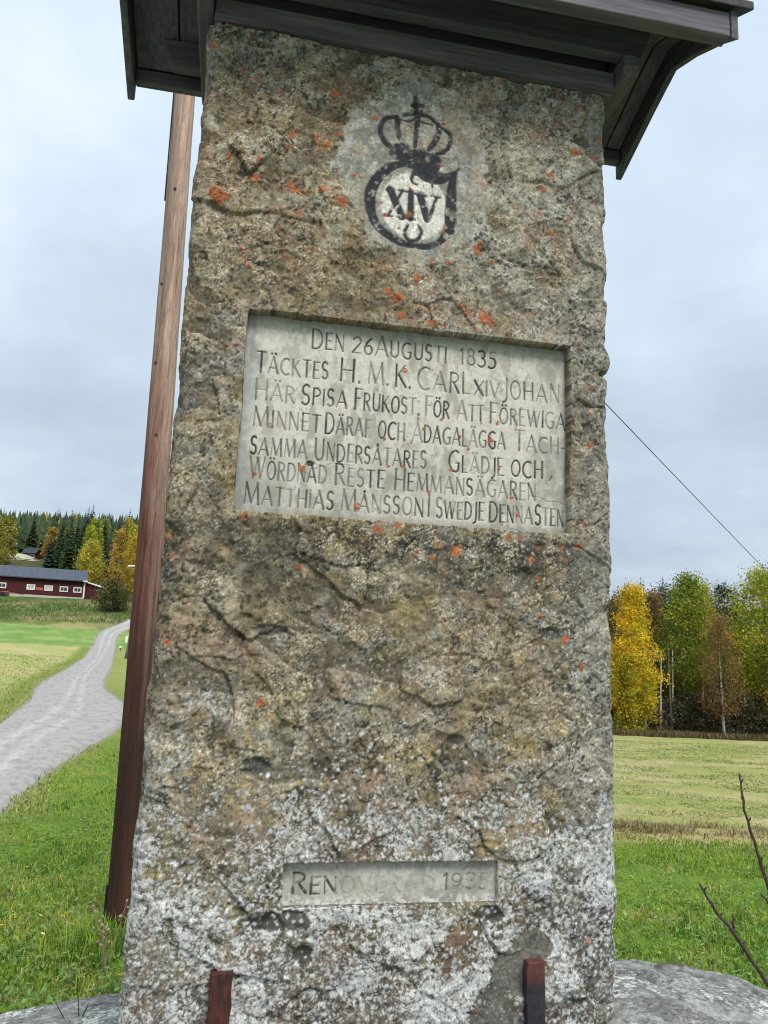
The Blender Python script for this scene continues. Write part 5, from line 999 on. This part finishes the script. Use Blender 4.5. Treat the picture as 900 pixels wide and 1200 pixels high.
TR = [  # name, category, x, y, h, rad, base, kind, cols, leaves, size, clumps, birch bark, label
 ('birch_tree', 'tree', 26.75, 82, 15.2, 2.6, .14, 'birch', YEL, 8500, .17, 120, True, 'bright golden-yellow birch standing right beside the edge of the memorial stone'),
 ('birch_tree', 'tree', 31.6, 90, 15.4, 2.6, .22, 'birch', BRN, 5200, .15, 80, False, 'thin rusty brown tree between the golden birch and the tall green tree'),
 ('leafy_tree', 'tree', 34.2, 86, 17.0, 3.4, .28, 'birch', GRN, 7500, .18, 120, False, 'tall green tree with a pointed top in the middle of the right-hand forest edge'),
 ('birch_tree', 'tree', 35.2, 80, 12.3, 2.7, .20, 'cone', BRN, 3800, .13, 90, True, 'small reddish-brown birch with a bare white trunk in front of the green tree'),
 ('leafy_tree', 'tree', 38.6, 92, 16.6, 2.2, .3, 'birch', [(.50, .42, .04), (.40, .38, .05)], 3600, .17, 70, False, 'narrow yellow-green tree showing behind the right shoulder of the tall green tree'),
 ('leafy_tree', 'tree', 41.6, 84, 17.6, 4.4, .12, 'round', YG, 9500, .19, 140, False, 'broad yellow-green tree at the right edge of the picture'),
 ('birch_tree', 'tree', 41.4, 79.5, 11.6, 2.2, .2, 'birch', ORG, 3800, .15, 70, True, 'orange-brown birch at the far right in front of the broad yellow-green tree'),
 ('young_tree', 'tree', 26.1, 80.5, 8.2, 2.3, .02, 'round', [(.38, .36, .03), (.30, .32, .03), (.55, .42, .03)], 3600, .16, 60, False, 'low yellow-green young tree under the golden birch'),
 ('leafy_tree', 'tree', 29.2, 95, 14.8, 2.6, .35, 'birch', [(.20, .15, .06), (.14, .12, .05)], 3000, .16, 60, False, 'brownish thin-leaved tree behind the golden birch'),
 ('leafy_tree', 'tree', 30.6, 98, 15.6, 3.2, .10, 'round', DKG, 3600, .2, 80, False, 'dark green broad tree deep behind the rusty tree'),
 ('leafy_tree', 'tree', 36.4, 99, 16.6, 3.2, .10, 'round', DKG, 3600, .2, 80, False, 'dark green broad tree deep behind the tall green tree'),
 ('leafy_tree', 'tree', 45.2, 101, 17.2, 3.2, .10, 'round', DKG, 3600, .2, 80, False, 'dark green broad tree behind the broad yellow-green tree'),
 ('leafy_tree', 'tree', 33.0, 93, 13.6, 2.6, .10, 'round', OLV, 3000, .2, 70, False, 'olive tree filling the gap left of the tall green tree'),
 ('leafy_tree', 'tree', 47.5, 88, 17.5, 4.0, .15, 'round', YG, 5000, .22, 90, False, 'yellow-green tree standing beyond the right edge of the picture'),
 ('birch_tree', 'tree', 20.5, 84, 15.0, 3.0, .15, 'birch', YEL, 5000, .2, 80, True, 'golden birch hidden behind the memorial stone'),
 # left hillside
 ('leafy_tree', 'tree', -76.6, 150, 12.4, 3.2, .12, 'round', OLV, 4200, .24, 80, False, 'olive-yellow tree at the left edge of the picture above the barn'),
 ('leafy_tree', 'tree', -79.4, 160, 11.4, 2.4, .1, 'round', OLV, 3600, .24, 70, False, 'olive-brown tree between the left picture edge and the tiny cottage'),
 ('birch_tree', 'tree', -76.0, 175, 8.4, 1.9, .2, 'birch', ORG, 2400, .24, 50, True, 'small orange birch just right of the tiny cottage'),
 ('birch_tree', 'tree', -82.6, 200, 9.4, 1.4, .2, 'birch', YG, 1500, .24, 40, True, 'small pale green-yellow birch among dark spruces above the barn roof'),
 ('birch_tree', 'tree', -48.6, 128, 9.8, 2.6, .12, 'birch', [(.50, .43, .05), (.38, .37, .05), (.58, .46, .06)], 5000, .17, 90, True, 'bright lemon-yellow tree rising behind the right end of the barn'),
 ('leafy_tree', 'tree', -64.3, 170, 10.6, 2.4, .2, 'birch', YG, 2400, .24, 50, False, 'greenish-yellow tree higher up behind the lemon-yellow tree'),
 ('leafy_tree', 'tree', -67.6, 185, 11.2, 1.8, .2, 'birch', [(.30, .33, .09), (.24, .28, .07)], 1800, .25, 50, False, 'pale grey-green slim tree between the yellow tree and the orange pair'),
 ('birch_tree', 'tree', -42.5, 124, 11.8, 1.9, .14, 'birch', ORG, 4200, .16, 80, True, 'taller orange-yellow birch of the pair left of the reddish pole'),
 ('birch_tree', 'tree', -41.7, 128, 10.8, 2.0, .14, 'birch', [(.58, .42, .03), (.48, .40, .04), (.62, .36, .03)], 4000, .16, 80, True, 'yellow birch of the pair, the one nearest the reddish pole'),
 ('leafy_tree', 'tree', -48.6, 150, 11.8, 2.3, .2, 'birch', YG, 2600, .22, 50, False, 'yellow-green tree peeping over the birch nearest the reddish pole'),
 ('birch_tree', 'tree', -55.6, 165, 11.6, 1.8, .2, 'birch', [(.60, .46, .05), (.50, .42, .06)], 2200, .22, 50, True, 'slim pale yellow birch above the orange pair'),
 ('birch_tree', 'tree', -57.5, 150, 11.2, 1.9, .2, 'birch', YG, 2200, .22, 50, True, 'slim greenish birch right of the lemon-yellow tree'),
]
for i, (nm, cat, x, y, h, rad, base, kind, cols, nl, lf, nc, bb, lab) in enumerate(TR):
    plant_tree(nm, cat, x, y, lab, deciduous_mesh(h, rad, base, kind, cols, 900 + i, int(nl * (2.6 if x > 0 else 1.8)), lf * (.62 if x > 0 else .75), int(nc * 1.25), birch=bb, bare=(cols is BRN)), m_birch if bb else m_bark)
# bushes
def bush(x, y, h, rad, cols, nl, lf, label, seed, name='bush'):
    plant_tree(name, 'bush', x, y, label, deciduous_mesh(h, rad, .0, 'round', cols, seed, nl, lf, 60), m_bark)
bush(-34.7, 100, 3.9, 2.1, [(.09, .105, .035), (.13, .13, .045), (.17, .14, .05), (.06, .08, .025)], 6500, .11, 'round dull green bush at the right end of the barn', 951)
for x, y, h, r_, lab in ((36.6, 82.4, 5.0, 2.6, 'dusky grey-brown thicket right of the small reddish birch trunk'), (39.6, 82.0, 4.6, 2.6, 'dark brushwood below the broad yellow-green tree'), (31.4, 84.0, 3.4, 2.2, 'low dark brushwood under the thin rusty tree'), (33.4, 83.5, 4.2, 2.2, 'brown thicket left of the small reddish birch trunk'), (43.0, 82.5, 4.8, 2.8, 'dark brushwood at the right edge of the picture')):
    bush(x, y, h, r_, [(.16, .13, .08), (.11, .11, .05), (.20, .17, .10), (.07, .075, .035)], 2600, .13, lab, 960 + int(x))
# spruces: four shapes, copied
def spruce_mesh(h, rad, seed, cols, nw=26, fine=True):
    g = np.random.default_rng(seed); rg = random.Random(seed); V = []; F = []; Cc = []
    for k in range(nw):
        t = k / (nw - 1); z = h * (.06 + .92 * t); r = rad * (1 - t) ** .85 * rg.uniform(.82, 1.12) + .07; nb = max(5, int(15 * (1 - t) + 6))
        for j in range(nb):
            a = 6.283 * (j + rg.random()) / nb; L_ = r * rg.uniform(.6, 1.12); dz = L_ * rg.uniform(.12, .5); ww = max(.10, L_ * .26) * rg.uniform(.7, 1.3); zz = z + rg.uniform(-.2, .2) * h / nw
            ca, sa = math.cos(a), math.sin(a); b0 = len(V)
            V += [(0.02 * ca, .02 * sa, zz + .10 * L_), (ca * L_ * .55 - sa * ww, sa * L_ * .55 + ca * ww, zz - dz * .75), (ca * L_, sa * L_, zz - dz * .8), (ca * L_ * .55 + sa * ww, sa * L_ * .55 - ca * ww, zz - dz * .75), (ca * L_ * .5, sa * L_ * .5, zz - dz * .2)]
            F += [(b0, b0 + 1, b0 + 4), (b0 + 1, b0 + 2, b0 + 4), (b0 + 2, b0 + 3, b0 + 4), (b0 + 3, b0, b0 + 4)]
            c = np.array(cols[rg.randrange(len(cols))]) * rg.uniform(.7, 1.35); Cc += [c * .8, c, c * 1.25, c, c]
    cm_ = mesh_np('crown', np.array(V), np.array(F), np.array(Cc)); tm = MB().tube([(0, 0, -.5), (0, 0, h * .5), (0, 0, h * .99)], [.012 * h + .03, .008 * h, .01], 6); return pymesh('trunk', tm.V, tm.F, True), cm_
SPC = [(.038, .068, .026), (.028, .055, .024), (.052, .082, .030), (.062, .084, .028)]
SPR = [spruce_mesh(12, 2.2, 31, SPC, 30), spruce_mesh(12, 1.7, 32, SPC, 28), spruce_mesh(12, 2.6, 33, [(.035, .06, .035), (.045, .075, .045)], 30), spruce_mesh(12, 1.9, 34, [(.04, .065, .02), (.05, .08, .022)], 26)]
rg = random.Random(77)
big = [(-64.2, 148, .88, 2, 'large bluish-green spruce behind the middle of the barn roof'), (-59.5, 146, .80, 0, 'dark spruce left of the lemon-yellow tree'), (-46.2, 136, .84, 0, 'dark spruce between the lemon-yellow tree and the orange birch pair'), (-39.0, 132, .80, 1, 'dark spruce partly behind the reddish pole'),
       (42.6, 98, 1.38, 0, 'big dark spruce between the tall green tree and the broad yellow-green tree'), (39.6, 99, 1.36, 2, 'dark spruce just right of the tall green tree'), (30.0, 100, 1.30, 1, 'dark spruce showing above the rusty tree')]
for x, y, s, v, lab in big: plant_tree('spruce_tree', 'spruce', x, y, lab, SPR[v], m_bark, rg.uniform(0, 6), s)
placed = [(t[2], t[3]) for t in TR] + [(b_[0], b_[1]) for b_ in big]
def ok(x, y, d): return all((x - a) ** 2 + (y - b_) ** 2 > d * d for a, b_ in placed)
nsp = 0; tries = 0
while nsp < 215 and tries < 9000:           # spruces on the left hillside that show singly
    tries += 1; y = rg.uniform(140, 262); x = -y * rg.uniform(.30, .575)
    if not ok(x, y, 2.7) or (abs(x - hx) < 8 and y < 224 and y > 190) or (y < 150 and x < -60): continue
    if -.515 < x / y < -.435 and y < 219: continue                       # keep the view to the cottage open
    placed.append((x, y)); plant_tree('spruce_tree', 'spruce', x, y, 'dark green spruce in the forest on the hillside behind the barn', SPR[rg.randrange(4)], m_bark, rg.uniform(0, 6), rg.uniform(.55, 1.25), 'spruces on the left hillside'); nsp += 1
nsp = 0
while nsp < 95:                               # the dark spruce belt behind the right-hand forest edge
    y = rg.uniform(94, 128); x = y * rg.uniform(.20, .60)
    if not ok(x, y, 2.4): continue
    s = rg.uniform(.95, 1.2) * (1.25 if y < 110 else 1.1)
    placed.append((x, y)); plant_tree('spruce_tree', 'spruce', x, y, 'dark spruce deep in the forest behind the autumn trees on the right', SPR[rg.randrange(4)], m_bark, rg.uniform(0, 6), s, 'spruces behind the right forest edge'); nsp += 1
# bare grey trunks standing in the gloom of the right-hand forest edge
for k, (x, y, h, lean) in enumerate(((30.0, 83.5, 8.5, .3), (31.0, 83.0, 9.5, -.2), (31.7, 84.5, 8.8, .2), (33.0, 84.2, 9.0, -.3), (35.0, 84.6, 8.0, .2), (37.6, 84.0, 8.6, .3), (28.9, 84.8, 9.0, 0))):
    MB().tube([(0, 0, -.2), (lean * .4, 0, h * .5), (lean, 0, h)], [.13, .09, .05], 7).build('bare_tree', m_bark if k % 2 else m_birch, None, (x, y, float(H(x, y))))
    o = C.objects[-1]; tag(o, 'slender bare tree trunk at the shaded foot of the right-hand forest', 'tree trunk', 'bare trunks in the forest edge')
# the far-off wood, one mass
def far_wood():
    g = np.random.default_rng(5); V = []; F = []; Cc = []; n = 7600
    d = 205 * (430 / 205) ** g.random(n); a = g.uniform(-.85, .85, n); keep = np.ones(n, bool); a_l = a < -.28; d = np.where(a > -.27, 108 + (d - 205) * 1.35, d)
    xs = d * a; ys = d; bad = (np.abs(xs - hx) < 9) & (ys < 226) | ((a > -.515) & (a < -.435) & (ys < 226)); xs = xs[~bad]; ys = ys[~bad]; zs = H(xs, ys); m = len(xs)
    Pv = []; Pf = []; Pc = []
    for lay in range(4):
        nb = 6; th = g.random(m)[:, None] * 6.28 + np.arange(nb)[None] * 6.283 / nb; hh = (7 + 6 * g.random(m)) if lay == 0 else hh
        rr = hh * np.array([.23, .185, .13, .07])[lay]; z0 = hh * np.array([.05, .30, .55, .75])[lay]; z1 = hh * np.array([.55, .75, .90, 1.0])[lay]; jr = rr[:, None] * (.6 + .7 * g.random((m, nb)))
        ring = np.stack([xs[:, None] + jr * np.cos(th), ys[:, None] + jr * np.sin(th), (zs + z0)[:, None] - .08 * hh[:, None] * g.random((m, nb))], -1); top = np.stack([xs, ys, zs + z1], -1)[:, None]
        vv = np.concatenate([ring, top], 1); base = sum(len(q) for q in Pv) ; idx = base + np.arange(m)[:, None] * (nb + 1)
        for j in range(nb): Pf.append(np.concatenate([idx + j, idx + (j + 1) % nb, idx + nb], 1))
        if lay == 0:
            cc = np.array(SPC + [(.06, .085, .03)])[g.integers(0, 5, m)] * (.7 + .7 * g.random((m, 1))); aut = g.random(m) < .05; cc[aut] = np.array((.26, .24, .05))
        Pv.append(vv.reshape(-1, 3)); Pc.append(np.repeat((cc * (.9 + .08 * lay))[:, None], nb + 1, 1).reshape(-1, 3) * (.8 + .4 * g.random((m * (nb + 1), 1))))
    return mesh_np('distant_forest', np.vstack(Pv), np.vstack(Pf), np.vstack(Pc))
tag(link('distant_forest', far_wood(), m_leaf), 'dark spruce forest covering the ridge', 'forest', None, 'stuff')

# ================================================================ small plants near the stone
m_twig = noise_mat('dark_twig_bark', [(.3, (.030, .020, .018)), (.7, (.085, .055, .045))], 90, 4, None, .6, .3, .001)
def twig(parent, pts, r0, r1, buds, seed):
    rg = random.Random(seed); P = [Vector(p) for p in pts]; Q = []
    for i in range(len(P) - 1):
        for k in range(4): Q.append(P[i].lerp(P[i + 1], k / 4) + Vector((rg.uniform(-1, 1), rg.uniform(-1, 1), rg.uniform(-1, 1))) * .0022)
    Q.append(P[-1]); n = len(Q); mb = MB(); mb.tube(Q, [r0 + (r1 - r0) * k / (n - 1) * 1.0 + (.0008 if k % 3 == 0 else 0) for k in range(n)], 7)
    mb.build('branch', m_twig, parent, smooth=True); last = parent.children[-1] if parent.children else parent
    return Q
SH = empty('bare_shrub', (1.55, 2.25, .45)); tag(SH, 'bare dark shrub whose thin budded branches reach in from the lower right corner', 'shrub')
lo = SH.location; W_ = lambda L_: [Vector(p) - lo for p in L_]
MB().tube(W_([(1.55, 2.25, .35), (1.50, 2.25, .62), (1.42, 2.24, .80)]), [.014, .011, .009], 8).build('stem', m_twig, SH, smooth=True)
br = [([(1.42, 2.24, .80), (1.27, 2.28, .98), (1.17, 2.3, 1.14), (1.12, 2.3, 1.29), (1.09, 2.3, 1.39), (1.06, 2.3, 1.50), (1.05, 2.3, 1.60)], .008, .0022),
      ([(1.42, 2.24, .80), (1.24, 2.22, .85), (1.14, 2.2, .95), (1.06, 2.2, 1.08), (.97, 2.2, 1.21), (.925, 2.2, 1.26), (.885, 2.2, 1.325)], .008, .0026),
      ([(.97, 2.2, 1.21), (.972, 2.2, 1.235), (.970, 2.2, 1.252)], .004, .0024), ([(1.24, 2.28, 1.02), (1.16, 2.26, 1.19), (1.10, 2.25, 1.26), (1.072, 2.25, 1.292)], .005, .0022), ([(1.09, 2.20, 1.03), (1.085, 2.2, 1.07), (1.078, 2.2, 1.10)], .0035, .002)]
for k, (pts, a, b_) in enumerate(br):
    Q = twig(SH, W_(pts), a, b_, 5, 40 + k); rg2 = random.Random(k)
    if len(pts) > 4:
        for i in range(3, len(Q) - 1, 2):
            s = 1 if (i // 2) % 2 else -1; MB().tube([Q[i], Q[i] + Vector((s * .006, 0, .008)), Q[i] + Vector((s * .007, 0, .013))], [.003, .0026, .0006], 6).build('bud', m_twig, SH, smooth=True)
# dried weed with seed heads and a green herb at the foot of the pole
m_dry = noise_mat('dry_stalk', [(.3, (.16, .12, .07)), (.7, (.34, .28, .19))], 60, 3, None, .8, 0); m_green = noise_mat('herb_leaf', [(.3, (.07, .15, .03)), (.7, (.13, .24, .05))], 30, 4, None, .6, .2, .001)
DW = empty('dried_weed', (-1.50, 4.85, 0)); tag(DW, 'dried weed with small pale seed heads in front of the foot of the wooden pole', 'weed'); rg = random.Random(9)
for k in range(6):
    tx, ty, tz = rg.uniform(-.12, .10), rg.uniform(-.1, .1), rg.uniform(.24, .47); MB().tube([(0, 0, -.02), (tx * .4, ty * .4, tz * .5), (tx, ty, tz)], [.003, .0022, .0015], 5).build('stalk', m_dry, DW)
    for j in range(4):
        p = Vector((tx, ty, tz)) * (1 - .10 * j) + Vector((rg.uniform(-.03, .03), rg.uniform(-.02, .02), rg.uniform(-.01, .01))); bm = bmesh.new(); bmesh.ops.create_icosphere(bm, subdivisions=1, radius=rg.uniform(.008, .013)); me = bpy.data.meshes.new('seed_head'); bm.to_mesh(me); bm.free(); link('seed_head', me, m_dry, DW, p)
def herb(loc, n, s, label, seed):
    rg = random.Random(seed); e_ = empty('leafy_herb', loc); tag(e_, label, 'herb'); st = MB()
    for k in range(n):
        a = rg.uniform(0, 6.28); r_ = s * rg.uniform(.3, 1.0); z = s * rg.uniform(.35, 1.3); p = Vector((r_ * math.cos(a), r_ * math.sin(a), z)); st.tube([(0, 0, -.03), p * .6, p], .0016, 4)
        l = s * rg.uniform(.28, .48); dd = Vector((math.cos(a + rg.uniform(-.7, .7)), math.sin(a), rg.uniform(-.3, .3))).normalized(); sd_ = dd.cross(Vector((0, 0, 1))).normalized() * l * .36; up = Vector((0, 0, l * .1))
        V = [p, p + dd * l * .3 + sd_ * .8 + up, p + dd * l * .65 + sd_ * .85 + up * .6, p + dd * l - up, p + dd * l * .65 - sd_ * .85 + up * .6, p + dd * l * .3 - sd_ * .8 + up, p + dd * l * .5 - up * .3]
        o = link('leaf', pymesh('leaf', V, [(0, 1, 6), (1, 2, 6), (2, 3, 6), (3, 4, 6), (4, 5, 6), (5, 0, 6)]), m_green, e_)
    st.build('stems', m_green, e_)
herb((-1.33, 4.55, 0), 26, .13, 'bright green leafy herb between the pole and the stone', 21); herb((-1.52, 4.3, 0), 16, .10, 'smaller green herb left of the leafy one, near the boulder rim', 22)
TW = empty('dead_sprig', (-.66, 2.02, .94)); tag(TW, 'thin dead brown sprig standing against the lower left edge of the stone', 'sprig')
for pts in (([(0, 0, -.05), (-.01, -.02, .08), (-.02, -.03, .17)]), ([(0, 0, -.05), (-.035, -.01, .06), (-.07, -.02, .12)]), ([(-.012, -.02, .07), (.01, -.03, .12)])): MB().tube(pts, [.0018, .0014, .0010][:len(pts)], 5).build('stalk', m_twig, TW)
